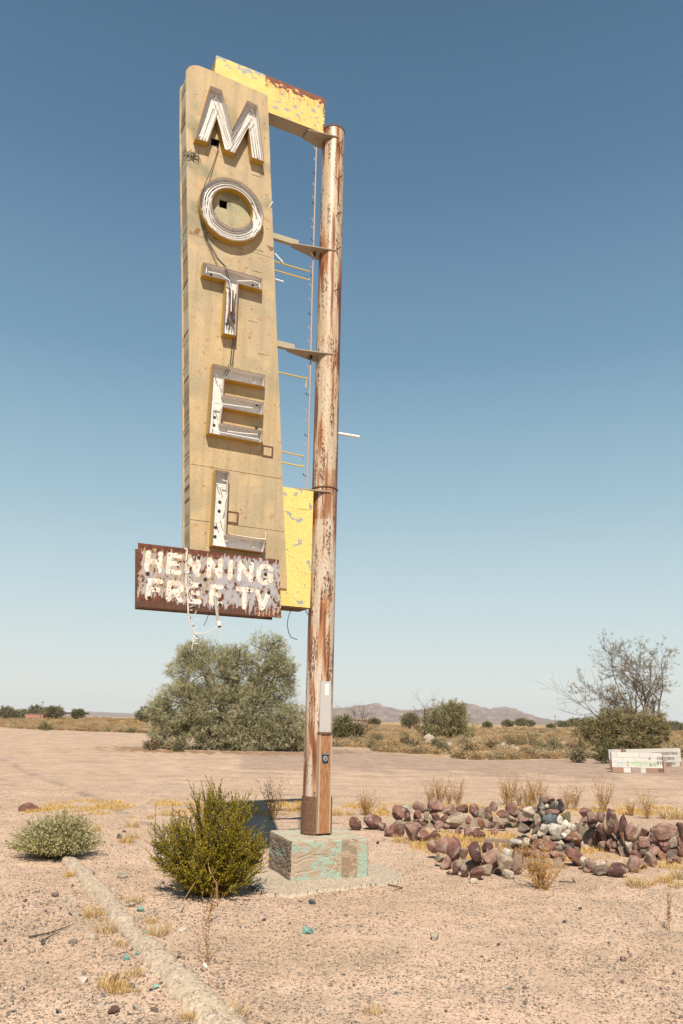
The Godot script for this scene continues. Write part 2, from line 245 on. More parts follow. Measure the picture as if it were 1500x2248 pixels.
func make_materials() -> void:
	# bare sandy gravel: grains of several tones; its colour over metres comes from the ground's vertex colours
	var sz := 1024
	var g1 := seamless(FastNoiseLite.TYPE_CELLULAR, 0.16, 3, sz)
	var g2 := seamless(FastNoiseLite.TYPE_CELLULAR, 0.34, 5, sz)
	var g3 := seamless(FastNoiseLite.TYPE_SIMPLEX, 0.02, 9, sz)
	var hh := seamless(FastNoiseLite.TYPE_CELLULAR, 0.2, 3, sz, FastNoiseLite.RETURN_DISTANCE)
	var by := PackedByteArray()
	by.resize(sz * sz * 3)
	for i in sz * sz:
		var a := g1[i] / 255.0
		var b := g2[i] / 255.0
		var q := g3[i] / 255.0
		var l := 0.93 + 0.10 * (b - 0.5) + 0.08 * (q - 0.5)
		var warm := 0.0
		if a < 0.07: l *= 0.62; warm = -0.03
		elif a < 0.2: l *= 0.86; warm = 0.02
		elif a > 0.9: l = minf(1.0, l * 1.17)
		elif b < 0.10: l *= 0.8
		by[3 * i] = int(clampf(l + warm, 0, 1) * 255); by[3 * i + 1] = int(clampf(l, 0, 1) * 255); by[3 * i + 2] = int(clampf(l - warm, 0, 1) * 255)
	var gi := Image.create_from_data(sz, sz, false, Image.FORMAT_RGB8, by)
	var gm := StandardMaterial3D.new()
	gm.vertex_color_use_as_albedo = true
	gm.albedo_texture = ImageTexture.create_from_image(gi)
	gm.uv1_triplanar = true
	gm.uv1_world_triplanar = true
	gm.uv1_scale = Vector3(0.37, 0.37, 0.37)
	gm.roughness = 1.0
	gm.metallic_specular = 0.15
	gm.heightmap_enabled = true
	gm.heightmap_texture = ImageTexture.create_from_image(Image.create_from_data(sz, sz, false, Image.FORMAT_L8, hh))
	gm.heightmap_scale = 0.3
	M.ground = gm
	M.rock = coloured(0.95)
	M.rock.heightmap_enabled = true
	M.rock.heightmap_texture = gm.heightmap_texture
	M.rock.heightmap_scale = 0.25
	M.rock.uv1_triplanar = true
	M.rock.uv1_scale = Vector3(1.4, 1.4, 1.4)
	M.rock.albedo_texture = gm.albedo_texture
	M.concrete = coloured(0.95)
	M.concrete.albedo_texture = gm.albedo_texture
	M.concrete.uv1_triplanar = true
	M.concrete.uv1_world_triplanar = true
	M.concrete.uv1_scale = Vector3(0.5, 0.5, 0.5)
	M.dull = coloured(0.95)
	M.leaf = coloured(0.8, 0.25)
	M.dry = coloured(0.9, 0.15)
	# tan paint of the tall panel, 1.9 x 7.4 m
	M.tan_paint = paint(tex(384, 1480, func(x, y):
		var u: float = x / 200.0
		var v: float = y / 200.0
		var a := fb(u * 0.9, v * 0.7 + 3.0)
		var b := fb2(u * 3.0 + 9.0, v * 2.2)
		var q := S(206, 186, 152).lerp(S(216, 190, 148), sst(0.35, 0.8, a))
		q = q.lerp(S(226, 200, 154), sst(0.6, 0.95, b) * 0.6)
		var st := fb(u * 7.0, v * 0.35 + 50.0)            # streaks that ran down
		q = q.lerp(S(180, 160, 126), sst(0.5, 0.95, st) * 0.4)
		var gr := fb2(u * 1.6 + 40.0, v * 1.4 + 7.0)      # grey-green weathering round the first two letters
		q = q.lerp(S(150, 146, 118), sst(0.45, 0.9, gr) * (0.25 + 0.6 * sst(1.3, 0.5, absf(v - 1.7))))
		var sp := fb2(u * 38.0, v * 38.0)
		var od := Vector2(u - 0.88, v - 2.22).length()     # the disc the round letter has sheltered
		if od < 0.3: q = S(186, 180, 146).lerp(S(150, 148, 120), sst(0.45, 0.75, b) * 0.8).lerp(S(206, 196, 160), sst(0.6, 0.8, a) * 0.6)
		if sp > 0.93: q = q.lerp(S(120, 82, 52), 0.6)
		var rust := fb(u * 6.0 + 70.0, v * 6.0)
		var jd := absf(v - (2.66 - (u - 0.3) * 0.05))     # rust along the upper joint
		if jd < 0.05 and rust > 0.48 and (u < 0.95 or u > 1.3): q = q.lerp(S(140, 84, 54), 0.75)
		if rust > 0.9: q = q.lerp(S(196, 142, 96), 0.5)
		return q * (0.97 + 0.06 * fb2(u * 60.0, v * 60.0))), 0.7)
	M.pale_edge = paint(tex(64, 512, func(x, y):
		var q := S(206, 200, 176).lerp(S(176, 160, 128), sst(0.4, 0.7, fb(x * 0.03, y * 0.02)))
		if fb2(x * 0.2, y * 0.12) > 0.78: q = S(120, 86, 62)
		return q), 0.7)
	# yellow paint with bare grey patches
	M.yellow_paint = paint(tex(384, 384, func(x, y):
		var u: float = x / 384.0
		var v: float = y / 384.0
		var q := S(246, 226, 140).lerp(S(240, 216, 126), fb(u * 3.0, v * 3.0))
		q = q.lerp(S(240, 216, 140), sst(0.6, 0.8, fb2(u * 9.0, v * 4.0)) * 0.6)
		if fb(u * 4.0 + 31.0, v * 7.0 + 2.0) > 0.82: q = S(172, 174, 172)
		if fb2(u * 60.0, v * 60.0) > 0.86: q = S(140, 100, 60)
		return q), 0.65)
	M.yellow_box = paint(tex(640, 256, func(x, y):       # the top box: left sheet flaking grey, right sheet rusting from its upper edge
		var u: float = x / 640.0
		var v: float = y / 256.0
		var right := u > 0.437
		var q := S(246, 226, 140).lerp(S(240, 212, 122), fb(u * 6.0, v * 3.0))
		var e := fb(u * 14.0, v * 6.0 + 20.0)
		if not right:
			if v + (e - 0.5) * 0.45 < 0.07: q = S(178, 180, 176)
		else:
			q = S(246, 220, 132).lerp(S(242, 206, 118), fb(u * 8.0, v * 2.0 + 5.0))
			if e > 0.76 and v > 0.25 and u > 0.5: q = S(170, 172, 172)
			var run := fb2(u * 46.0, v * 2.0)
			q = q.lerp(S(196, 110, 52), sst(0.5, 0.9, run) * sst(0.6, 0.05, v) * 0.75)
			if v + (e - 0.5) * 0.3 < 0.17: q = S(118, 62, 44).lerp(S(150, 84, 56), e)
			if u > 0.985 and e > 0.4: q = S(130, 76, 50)
		if fb2(u * 110.0, v * 44.0) > 0.87: q = q.lerp(S(110, 66, 40), 0.7)
		return q), 0.65)
	# the pole: cream paint over rust, streaked lengthwise; 1.02 m round, 10 m tall
	M.pole = paint(tex(256, 2048, func(x, y):
		var a: float = x / 256.0
		var h: float = 10.05 * (1.0 - y / 2048.0)
		var ca := cos(TAU * a)
		var sa := sin(TAU * a)
		var st := clampf(noise_a.get_noise_3d(ca * 1.2, h * 0.62, sa * 1.2) * 1.05 + 0.5, 0, 1)       # broad rusty runs
		var st2 := clampf(noise_b.get_noise_3d(ca * 4.0, h * 1.1 + 30.0, sa * 4.0) * 0.9 + 0.5, 0, 1)
		var bl := clampf(noise_b.get_noise_3d(ca * 11.0, h * 16.0, sa * 11.0) * 0.9 + 0.5, 0, 1)          # flaked spots
		var zone := clampf(noise_a.get_noise_3d(ca * 1.6 + 9.0, h * 1.3, sa * 1.6) * 1.0 + 0.5, 0, 1)
		var runs := 0.34 * exp(-pow((a - 0.55) / 0.045, 2)) + 0.30 * exp(-pow((a - 0.1) / 0.05, 2)) + 0.24 * exp(-pow((a - 0.21) / 0.03, 2)) * sst(0.3, 0.7, zone)
		runs *= 0.3 + 1.1 * zone
		st = clampf(st + runs - (0.12 if h < 4.08 else 0.03), 0, 1)
		var q := S(226, 212, 190).lerp(S(210, 178, 142), st2 * 0.7)
		if h < 4.08: q = S(228, 218, 206).lerp(S(216, 188, 160), st2 * 0.7)
		q = q.lerp(S(190, 130, 84), sst(0.4, 0.72, st) * 0.92)
		q = q.lerp(S(124, 72, 44), sst(0.54, 0.82, st * 0.65 + st2 * 0.35))
		if bl > 0.54 and zone + runs + 0.35 * exp(-pow((a - 0.43) / 0.03, 2)) * sst(4.2, 1.0, h) > 0.72: q = q.lerp(S(98, 58, 40), 0.85)
		elif bl > 0.86: q = q.lerp(S(120, 72, 46), 0.7)
		if h > 4.08 and h < 4.75: q = q.lerp(S(158, 104, 70), 0.55 * sst(0.3, 0.6, st2))
		return q), 0.42)
	for y in ["yellow_paint", "yellow_box"]:
		M[y].albedo_color = Color(0.76, 0.76, 0.76).linear_to_srgb()
	M.rust = paint(tex(256, 256, func(x, y):
		var q := S(112, 82, 62).lerp(S(146, 106, 76), fb(x * 0.03, y * 0.03))
		return q.lerp(S(88, 62, 50), sst(0.55, 0.75, fb2(x * 0.09, y * 0.09)))), 0.9)
	M.rust.uv1_triplanar = true
	M.rust.uv1_scale = Vector3(2.2, 2.2, 2.2)
	M.orange_rust = paint(tex(128, 512, func(x, y):
		var q := S(178, 126, 86).lerp(S(206, 162, 120), fb(x * 0.09, y * 0.01))
		q = q.lerp(S(150, 86, 48), sst(0.55, 0.75, fb2(x * 0.16, y * 0.012)))
		return q), 0.85)
	M.white_enamel = paint(tex(512, 512, func(x, y):
		var q := S(255, 254, 252).lerp(S(240, 234, 228), fb(x * 0.02, y * 0.02))
		if fb2(x * 0.06 + 50.0, y * 0.04) > 0.92: q = q.lerp(S(150, 96, 66), 0.75)
		return q), 0.5)
	M.white_enamel.uv1_triplanar = true
	M.white_enamel.uv1_scale = Vector3(1.3, 1.3, 1.3)
	M.letter_yellow = plain(Color(0.42, 0.27, 0.04), 0.6)
	M.rim_brown = plain(Color(0.20, 0.11, 0.07), 0.8)
	M.tube_glass = plain(Color(0.72, 0.70, 0.68), 0.2)
	M.black = plain(Color(0.012, 0.012, 0.012), 0.7)
	M.wire = plain(Color(0.03, 0.03, 0.03), 0.6)
	M.white_wire = plain(Color(0.62, 0.58, 0.52), 0.6)
	M.steel = plain(Color(0.34, 0.32, 0.28), 0.6)
	M.bar_yellow = plain(Color(0.60, 0.42, 0.06), 0.5)
	M.grey_paint = plain(Color(0.44, 0.42, 0.42), 0.7)
	M.white_paint = plain(Color(0.74, 0.72, 0.69), 0.75)
	M.pink_rod = plain(Color(0.42, 0.30, 0.25), 0.7)
	M.plate = plain(Color(0.30, 0.255, 0.2), 0.75)
	M.navy = plain(Color(0.015, 0.03, 0.06), 0.35)

func seg_dist(p: Vector2, a: Vector2, b: Vector2) -> float:
	return Geometry2D.get_closest_point_to_segment(p, a, b).distance_to(p)

# strokes of the painted capitals, in a box 1 wide and 1 tall, y up
const STROKES := {
	"H": [[0, 0, 0, 1], [1, 0, 1, 1], [0, 0.5, 1, 0.5]], "E": [[0, 0, 0, 1], [0, 1, 1, 1], [0, 0.5, 0.8, 0.5], [0, 0, 1, 0]],
	"N": [[0, 0, 0, 1], [0, 1, 1, 0], [1, 0, 1, 1]], "I": [[0.5, 0, 0.5, 1]], "F": [[0, 0, 0, 1], [0, 1, 1, 1], [0, 0.5, 0.8, 0.5]],
	"G": [[1, 0.85, 0.7, 1], [0.7, 1, 0.3, 1], [0.3, 1, 0, 0.75], [0, 0.75, 0, 0.25], [0, 0.25, 0.3, 0], [0.3, 0, 0.7, 0], [0.7, 0, 1, 0.2], [1, 0.2, 1, 0.45], [1, 0.45, 0.6, 0.45]],
	"R": [[0, 0, 0, 1], [0, 1, 0.75, 1], [0.75, 1, 1, 0.85], [1, 0.85, 1, 0.65], [1, 0.65, 0.75, 0.5], [0.75, 0.5, 0, 0.5], [0.45, 0.5, 1, 0]],
	"T": [[0.5, 0, 0.5, 1], [0, 1, 1, 1]], "V": [[0, 1, 0.5, 0], [0.5, 0, 1, 1]]}
# painted words on the rusty box: letter, from u, to u, from v, to v
const WORDS := [["H", -2.205, -2.07, 3.2, 3.385], ["E", -1.97, -1.85, 3.2, 3.385], ["N", -1.76, -1.64, 3.2, 3.385], ["N", -1.515, -1.385, 3.2, 3.385], ["I", -1.3, -1.23, 3.2, 3.385], ["N", -1.155, -1.015, 3.2, 3.385], ["G", -0.925, -0.77, 3.185, 3.375],
	["F", -2.165, -2.04, 2.895, 3.08], ["R", -1.945, -1.81, 2.895, 3.08], ["E", -1.715, -1.6, 2.895, 3.08], ["E", -1.465, -1.36, 2.895, 3.08], ["T", -1.155, -1.005, 2.88, 3.08], ["V", -0.93, -0.79, 2.88, 3.07]]

func make_box_face() -> ImageTexture:      # 1.72 x 0.72 m of peeling paint over rust, from u -2.33, v 2.78
	var w := 1032
	var h := 432
	return tex(w, h, func(x, y):
		var u: float = -2.33 + x / 600.0
		var v: float = 3.50 - y / 600.0
		var e := fb(u * 7.0, v * 6.0)
		var f := fb2(u * 20.0, v * 13.0)
		var st := fb(u * 26.0 + 30.0, v * 4.0)
		var q := S(112, 62, 44).lerp(S(140, 80, 52), e)
		q = q.lerp(S(92, 54, 44), sst(0.5, 0.8, f))
		if v < 2.86: q = q.lerp(S(98, 72, 62), 0.6)
		if f > 0.72 and v < 2.9 and u > -0.95: q = S(196, 128, 70)
		# what is left of the grey and tan coats
		var lower := 2.875 + (st - 0.5) * 0.17 + (0.045 if u < -1.9 else 0.0)
		var upper := 3.425 + (st - 0.5) * 0.09 + (0.02 if u > -1.45 and u < -0.8 else -0.01)
		var inside := v > lower and v < upper and u > -2.29 + (e - 0.5) * 0.1 and u < -0.665 + (f - 0.5) * 0.09
		if inside and not (e < 0.2 or (f < 0.16 and e < 0.55)):
			q = S(172, 168, 170).lerp(S(186, 186, 198), sst(0.3, 0.6, e))
			if st > 0.52 and u < -1.4: q = S(186, 158, 124)
			if f > 0.66: q = q.lerp(S(206, 192, 180), 0.6)
		if not inside and st > 0.66 and v > 2.9 and u > -0.72: q = S(206, 196, 182)
		var best := 1.0
		for l in WORDS:
			if u < l[1] - 0.05 or u > l[2] + 0.05 or v < l[3] - 0.05 or v > l[4] + 0.05:
				continue
			for s in STROKES[l[0]]:
				best = minf(best, seg_dist(Vector2(u, v), Vector2(lerpf(l[1], l[2], s[0]), lerpf(l[3], l[4], s[1])), Vector2(lerpf(l[1], l[2], s[2]), lerpf(l[3], l[4], s[3]))))
		if best < 0.027 + (f - 0.5) * 0.008 and e > 0.08 and f > 0.06:
			q = S(255, 252, 246).lerp(S(240, 226, 212), sst(0.5, 0.8, fb(u * 16.0 + 5.0, v * 7.0)))
			if f > 0.75: q = q.lerp(S(206, 160, 120), 0.5)
		return q)
# ---------------------------------------------------------------- the sign
func band(poly: PackedVector2Array, v0: float, v1: float, u0 := -9.0, u1 := 9.0) -> Array:
	return Geometry2D.intersect_polygons(poly, PackedVector2Array([Vector2(u0, v0), Vector2(u1, v0), Vector2(u1, v1), Vector2(u0, v1)]))

func rod(parent: Node, called: String, m: Material, pts: Array, r: float, sides := 8, r1 := -1.0) -> MeshInstance3D:
	var mb := MB.new()
	mb.tube(pts, r, r if r1 < 0.0 else r1, sides, Color.WHITE)
	return put(mb.mesh(), called, m, parent)

func channel_letter(sign: Node, poly: PackedVector2Array, hole: PackedVector2Array, label: String) -> Node3D:
	# an open tray: yellow outside, brown lip, white inside
	var l := Node3D.new()
	l.name = "channel_letter"
	sign.add_child(l, true)
	l.set_meta("label", label)
	var z0 := 0.172
	var z1 := 0.268
	for i in poly.size():
		poly[i] += Vector2(-0.012, -0.02)
	for i in hole.size():
		hole[i] += Vector2(-0.006, -0.01)
	var th := 0.009
	var rings := [[poly, -1.0]]
	if hole.size() > 0:
		rings.append([hole, 1.0])
	var inner := MB.new()
	for r in rings:
		var outer := MB.new()
		var lip := MB.new()
		var a: PackedVector2Array = r[0]
		var sgn: float = r[1]
		var b: PackedVector2Array = Geometry2D.offset_polygon(a, th * sgn, Geometry2D.JOIN_MITER)[0]
		outer.wall(a, z0, z1, Color.WHITE)
		inner.wall(b, z0 + 0.004, z1, Color.WHITE)
		# the lip: ring between a and b, matched corner by corner
		var m := a.size()
		for i in m:
			var pa := a[i]
			var pb := a[(i + 1) % m]
			var qa := near_to(b, pa)
			var qb := near_to(b, pb)
			lip.quad(Vector3(pa.x, pa.y, z1), Vector3(pb.x, pb.y, z1), Vector3(qb.x, qb.y, z1), Vector3(qa.x, qa.y, z1), Color.WHITE)
		put(outer.mesh(), "side_wall", M.letter_yellow, l)
		put(lip.mesh(), "lip", M.rim_brown, l)
	if hole.size() > 0:
		var m := poly.size()
		for i in m:
			var a := poly[i]
			var b := poly[(i + 1) % m]
			var d := hole[(i + 1) % m]
			var e := hole[i]
			inner.quad(Vector3(a.x, a.y, z0 + 0.006), Vector3(b.x, b.y, z0 + 0.006), Vector3(d.x, d.y, z0 + 0.006), Vector3(e.x, e.y, z0 + 0.006), Color.WHITE)
	else:
		var tr := Geometry2D.triangulate_polygon(poly)
		var k := inner.v.size()
		for p in poly:
			inner.vert(Vector3(p.x, p.y, z0 + 0.006), Vector3(0, 0, 1), Color.WHITE)
		for i in tr:
			inner.ix.push_back(k + i)
	put(inner.mesh(), "tray", M.white_enamel, l)
	return l

func near_to(b: PackedVector2Array, p: Vector2) -> Vector2:
	var best := b[0]
	for q in b:
		if q.distance_squared_to(p) < best.distance_squared_to(p):
			best = q
	return best

func neon(l: Node, a: Array, z := 0.24, r := 0.0075) -> void:
	var pts := []
	for i in a.size() / 2:
		pts.append(Vector3(a[2 * i], a[2 * i + 1], z))
	rod(l, "neon_tube", M.tube_glass, pts, r, 7)

func sockets(l: Node, a: Array, r := 0.018, z := 0.178) -> void:
	for i in a.size() / 2:
		rod(l, "socket_hole", M.black, [Vector3(a[2 * i], a[2 * i + 1], z), Vector3(a[2 * i], a[2 * i + 1], z + 0.004)], r, 10)

func circle(c: Vector2, rx: float, ry: float, k := 48) -> PackedVector2Array:
	var p := PackedVector2Array()
	for i in k:
		p.push_back(c + Vector2(cos(TAU * i / k) * rx, sin(TAU * i / k) * ry))
	return p

func build_sign() -> void:
	var sg := thing("motel_sign", "tall weathered roadside motel sign on a rusty steel pole", "sign", Vector3(POLE_X, 0, -POLE_D), deg_to_rad(SIGN_TURN))
	# pole
	var pole := MB.new()
	var seg := 64
	for i in 2:
		var y := 0.43 if i == 0 else 10.05
		for j in seg + 1:
			var an := TAU * j / seg
			pole.vert(Vector3(cos(an) * 0.1625, y, sin(an) * 0.1625), Vector3(cos(an), 0, sin(an)), Color.WHITE, Vector2(float(j) / seg, 1.0 - y / 10.05))
	pole.rewind = true
	for j in seg:
		pole.ix.append_array([j, j + seg + 1, j + 1, j + 1, j + seg + 1, j + seg + 2])
	var po := put(pole.mesh(), "pole", M.pole, sg)
	rod(po, "pole_cap", M.rust, [Vector3(0, 10.03, 0), Vector3(0, 10.06, 0)], 0.168, 40)
	var ring := MB.new()
	var rpts := []
	for j in 49:
		rpts.append(Vector3(cos(TAU * j / 48) * 0.163, 4.5, sin(TAU * j / 48) * 0.163))
	ring.tube(rpts, 0.011, 0.011, 8, Color.WHITE, false)
	put(ring.mesh(), "weld_ring", M.rust, po)
	var sl := MB.new()
	for q in [[0.425, 0.178], [0.79, 0.178], [0.822, 0.166]]:
		for j in seg + 1:
			var an := TAU * j / seg
			sl.vert(Vector3(cos(an) * q[1], q[0], sin(an) * q[1]), Vector3(cos(an), 0.15, sin(an)).normalized(), Color.WHITE, Vector2(4.0 * j / seg, q[0] * 2.0))
	sl.rewind = true
	for i in 2:
		for j in seg:
			var a := i * (seg + 1) + j
			sl.ix.append_array([a, a + seg + 1, a + 1, a + 1, a + seg + 1, a + seg + 2])
	put(sl.mesh(), "sleeve", M.rust, po)
	for v in [9.72, 9.12, 8.51, 7.95, 7.31]:
		var d := Vector3(0.35, 0.0, 0.94)
		rod(po, "climbing_peg", M.rust, [Vector3(0.0, v, 0.16), Vector3(0.0, v, 0.16) + d * 0.11], 0.007, 6)
	rod(po, "pipe_stub", M.white_paint, [Vector3(0.14, 5.3, 0.03), Vector3(0.46, 5.3, 0.05)], 0.02, 12)
	# the access cover: a channel let into the pole's front, a white plate above it and a sticker
	var cov := Node3D.new()
	cov.name = "access_cover"
	cov.position = Vector3.ZERO
	cov.rotation.y = deg_to_rad(2.5)
	sg.add_child(cov, true)
	cov.set_meta("label", "rust orange cover strip down the lower pole")
	var cm := MB.new()
	var cp := func(x0: float, x1: float, y0: float, y1: float, z: float, mb: MB) -> void:
		mb.quad(Vector3(x0, y1, z), Vector3(x1, y1, z), Vector3(x1, y0, z), Vector3(x0, y0, z), Color.WHITE)
		for i in 4:
			mb.t[mb.t.size() - 4 + i] = Vector2([0, 1, 1, 0][i], [0, 0, 1, 1][i])
	cp.call(-0.066, 0.066, 0.44, 1.5, 0.187, cm)
	cm.quad(Vector3(-0.066, 1.5, 0.187), Vector3(-0.066, 1.5, 0.1), Vector3(-0.066, 0.44, 0.1), Vector3(-0.066, 0.44, 0.187), Color.WHITE)
	cm.quad(Vector3(0.066, 1.5, 0.187), Vector3(0.066, 1.5, 0.1), Vector3(0.066, 0.44, 0.1), Vector3(0.066, 0.44, 0.187), Color.WHITE)
	put(cm.mesh(), "cover_face", M.orange_rust, cov)
	for s in [-1, 1]:
		var e := MB.new()
		e.box(Vector3(0.072 * s - 0.009, 0.44, 0.12), Vector3(0.072 * s + 0.009, 1.5, 0.196), Color.WHITE)
		put(e.mesh(), "edge_strip", M.pole, cov)
	var tb := MB.new()
	tb.box(Vector3(-0.085, 1.5, 0.12), Vector3(0.085, 1.522, 0.2), Color.WHITE)
	put(tb.mesh(), "top_strip", M.rust, cov)
	var wp := MB.new()
	wp.box(Vector3(-0.07, 1.524, 0.12), Vector3(0.07, 2.1, 0.167), Color.WHITE)
	put(wp.mesh(), "upper_plate", M.grey_paint, cov)
	var wl := MB.new()
	wl.box(Vector3(-0.012, 1.94, 0.16), Vector3(0.036, 2.07, 0.1685), Color.WHITE)
	put(wl.mesh(), "blank_label", M.white_paint, cov)
	var stk := MB.new()
	stk.prism(flat([-0.046, 1.29, 0.046, 1.29, 0.034, 1.185, -0.034, 1.185]), 0.188, 0.193, Color.WHITE)
	var so := put(stk.mesh(), "sticker", M.navy, cov)
	so.set_meta("label", "small navy sticker with a white ring emblem")
	var em := MB.new()
	var ringp := []
	for j in 25:
		ringp.append(Vector3(cos(TAU * j / 24) * 0.024, 1.236 + sin(TAU * j / 24) * 0.024, 0.1935))
	em.tube(ringp, 0.0022, 0.0022, 5, Color.WHITE, false)
	em.tube([Vector3(-0.011, 1.226, 0.1935), Vector3(0, 1.248, 0.1935), Vector3(0.011, 1.226, 0.1935)], 0.0022, 0.0022, 5, Color.WHITE)
	em.tube([Vector3(-0.043, 1.284, 0.1935), Vector3(0.043, 1.284, 0.1935)], 0.0016, 0.0016, 5, Color.WHITE)
	put(em.mesh(), "sticker_print", M.white_paint, cov)

	# the tall tan panel, leaning outwards at its head: two skins with a hollow between
	var outline := PackedVector2Array()
	for p in [[-1.70, 3.15], [-0.535, 3.15], [-0.54, 3.26], [-0.64, 4.41], [-0.78, 6.14], [-1.105, 10.09], [-1.9, 10.14], [-2.1, 10.14]]:
		outline.push_back(Vector2(p[0], p[1]))
	for k in 7:                                           # rounded shoulder
		var an := PI / 2 + PI / 2 * (k + 1) / 7.0
		outline.push_back(Vector2(-2.07 + cos(an) * 0.19, 9.95 + sin(an) * 0.19))
	for p in [[-2.2, 9.14], [-1.99, 6.77], [-1.82, 4.71], [-1.73, 3.52]]:
		outline.push_back(Vector2(p[0], p[1]))
	var pan := Node3D.new()
	pan.name = "tan_panel"
	sg.add_child(pan, true)
	pan.set_meta("label", "tall leaning tan panel with patched paint")
	var holes := [[-1.85, 8.95, -1.74, 9.07], [-1.68, 8.05, -1.575, 8.17]]
	var cuts := [3.1, 3.838, 4.5, 7.53, 10.3]
	for i in 4:
		var mb := MB.new()
		var lo: float = cuts[i] + 0.003
		var hi: float = cuts[i + 1] - 0.003
		var pieces := []
		if i < 3:
			pieces = band(outline, lo, hi)
		else:
			pieces += band(outline, lo, 8.05)
			pieces += band(outline, 8.05, 8.17, -9, -1.68) + band(outline, 8.05, 8.17, -1.575)
			pieces += band(outline, 8.17, 8.95)
			pieces += band(outline, 8.95, 9.07, -9, -1.85) + band(outline, 8.95, 9.07, -1.74)
			pieces += band(outline, 9.07, hi)
		for p in pieces:
			mb.prism(p, 0.155, 0.17, Color.WHITE, Vector2(-2.4, 2.85), Vector2(1.92, 7.4))
		put(mb.mesh(), "face_sheet", M.tan_paint, pan)
	var bk := MB.new()
	bk.prism(outline, -0.17, -0.155, Color.WHITE, Vector2(-2.4, 2.85), Vector2(1.92, 7.4))
	put(bk.mesh(), "back_sheet", M.tan_paint, pan)
	# the recessed rim between the two skins, in short lengths
	var ins: PackedVector2Array = Geometry2D.offset_polygon(outline, -0.022)[0]
	var rim := MB.new()
	rim.wall(ins, -0.155, 0.155, Color.WHITE, Vector2(-2.4, 2.85), Vector2(1.92, 7.4))
	put(rim.mesh(), "rim", M.pale_edge, pan)
	for v in [9.3, 8.75, 8.2, 7.6, 7.45, 6.9, 6.2, 5.8, 5.4, 5.0, 4.6]:
		var ul := lerpf(-1.72, -2.2, (v - 3.5) / 5.64)
		rod(pan, "rim_joint", M.wire, [Vector3(ul + 0.012, v, -0.15), Vector3(ul + 0.012, v + 0.02, 0.15)], 0.003, 5)
	for p in [[-1.27, 8.71, 0], [-1.18, 7.26, 0], [-1.2, 6.53, 0], [-1.05, 6.105, 0], [-0.915, 4.755, 1], [-1.31, 3.862, 1], [-1.17, 7.58, 0]]:
		var mb := MB.new()
		mb.prism(flat([p[0], p[1], p[0] + 0.122, p[1] + 0.004, p[0] + 0.118, p[1] + 0.13, p[0] - 0.002, p[1] + 0.126]), 0.168, 0.1745, Color.WHITE, Vector2(-2.4, 2.85), Vector2(1.92, 7.4))
		put(mb.mesh(), "cover_plate", M.tan_paint, pan)
		if p[2] == 1:                                     # a rusty frame left round the plate
			var fr := MB.new()
			var x: float = p[0]
			var y: float = p[1]
			fr.box(Vector3(x - 0.012, y - 0.01, 0.171), Vector3(x + 0.13, y + 0.012, 0.1765), Color.WHITE)
			fr.box(Vector3(x - 0.012, y + 0.118, 0.171), Vector3(x + 0.13, y + 0.138, 0.1765), Color.WHITE)
			fr.box(Vector3(x - 0.012, y + 0.012, 0.171), Vector3(x + 0.006, y + 0.118, 0.1765), Color.WHITE)
			fr.box(Vector3(x + 0.108, y + 0.012, 0.171), Vector3(x + 0.13, y + 0.118, 0.1765), Color.WHITE)
			put(fr.mesh(), "plate_frame", M.rust, pan)
	var bolts := MB.new()
	rng.seed = 77
	for k in 46:
		var v := rng.randf_range(3.3, 9.9)
		var left := lerpf(-1.72, -2.2, (v - 3.5) / 5.64)
		var right := lerpf(-0.55, -1.1, (v - 3.2) / 6.9)
		var u := rng.randf_range(left + 0.06, right - 0.06)
		bolts.tube([Vector3(u, v, 0.166), Vector3(u, v, 0.176)], 0.008, 0.006, 6, Color.WHITE)
	var bo := put(bolts.mesh(), "bolt_heads", M.rim_brown, pan)
	bo.set_meta("kind", "stuff")

	# letters
	var lm := channel_letter(sg, flat([-1.93, 9.81, -1.77, 9.81, -1.59, 9.22, -1.41, 9.8, -1.26, 9.78, -1.12, 8.91, -1.3, 8.91, -1.37, 9.35, -1.53, 8.88, -1.68, 8.89, -1.81, 9.33, -1.9, 8.91, -2.07, 8.9]), PackedVector2Array(), "letter M with rows of white glass tubing")
	for o in [-0.036, 0.0, 0.036]:
		neon(lm, [-1.985 + o, 8.95, -1.85 + o, 9.68 - absf(o) * 2.0, -1.6 + o * 0.9, 8.98 + absf(o), -1.34 + o, 9.68 - absf(o) * 2.0, -1.215 + o, 8.96])
	sockets(lm, [-1.84, 9.73, -1.6, 8.96, -1.34, 9.7, -1.2, 8.98], 0.014)
	var lo_ := channel_letter(sg, circle(Vector2(-1.52, 8.02), 0.432, 0.462), circle(Vector2(-1.52, 8.03), 0.272, 0.288), "round letter O with curved glass tubing")
	for r in [[0.31, 0.6, 5.2], [0.345, 0.2, 3.4], [0.345, 3.9, 6.1], [0.375, 1.4, 6.4], [0.4, 2.6, 6.0]]:
		var a := []
		for k in 25:
			var an: float = lerpf(r[1], r[2], k / 24.0)
			a.append(-1.52 + cos(an) * r[0] * 1.0)
			a.append(8.025 + sin(an) * r[0] * 1.07)
		neon(lo_, a, 0.222)
	sockets(lo_, [-1.78, 8.27, -1.4, 7.68, -1.3, 7.7, -1.25, 8.25, -1.86, 8.1], 0.014)
	var lt := channel_letter(sg, flat([-1.84, 7.14, -1.06, 7.14, -1.06, 6.97, -1.37, 6.97, -1.36, 6.24, -1.53, 6.23, -1.54, 6.97, -1.84, 6.96]), PackedVector2Array(), "letter T with broken tubes and loose wires in its stem")
	neon(lt, [-1.8, 6.99, -1.8, 7.11, -1.5, 7.11, -1.1, 7.1])
	neon(lt, [-1.78, 7.02, -1.62, 7.03, -1.5, 6.98, -1.46, 6.85, -1.45, 6.55])
	neon(lt, [-1.4, 7.0, -1.2, 7.06, -1.1, 7.05, -1.1, 7.0])
	sockets(lt, [-1.72, 7.03, -1.17, 7.04, -1.48, 6.4], 0.016)
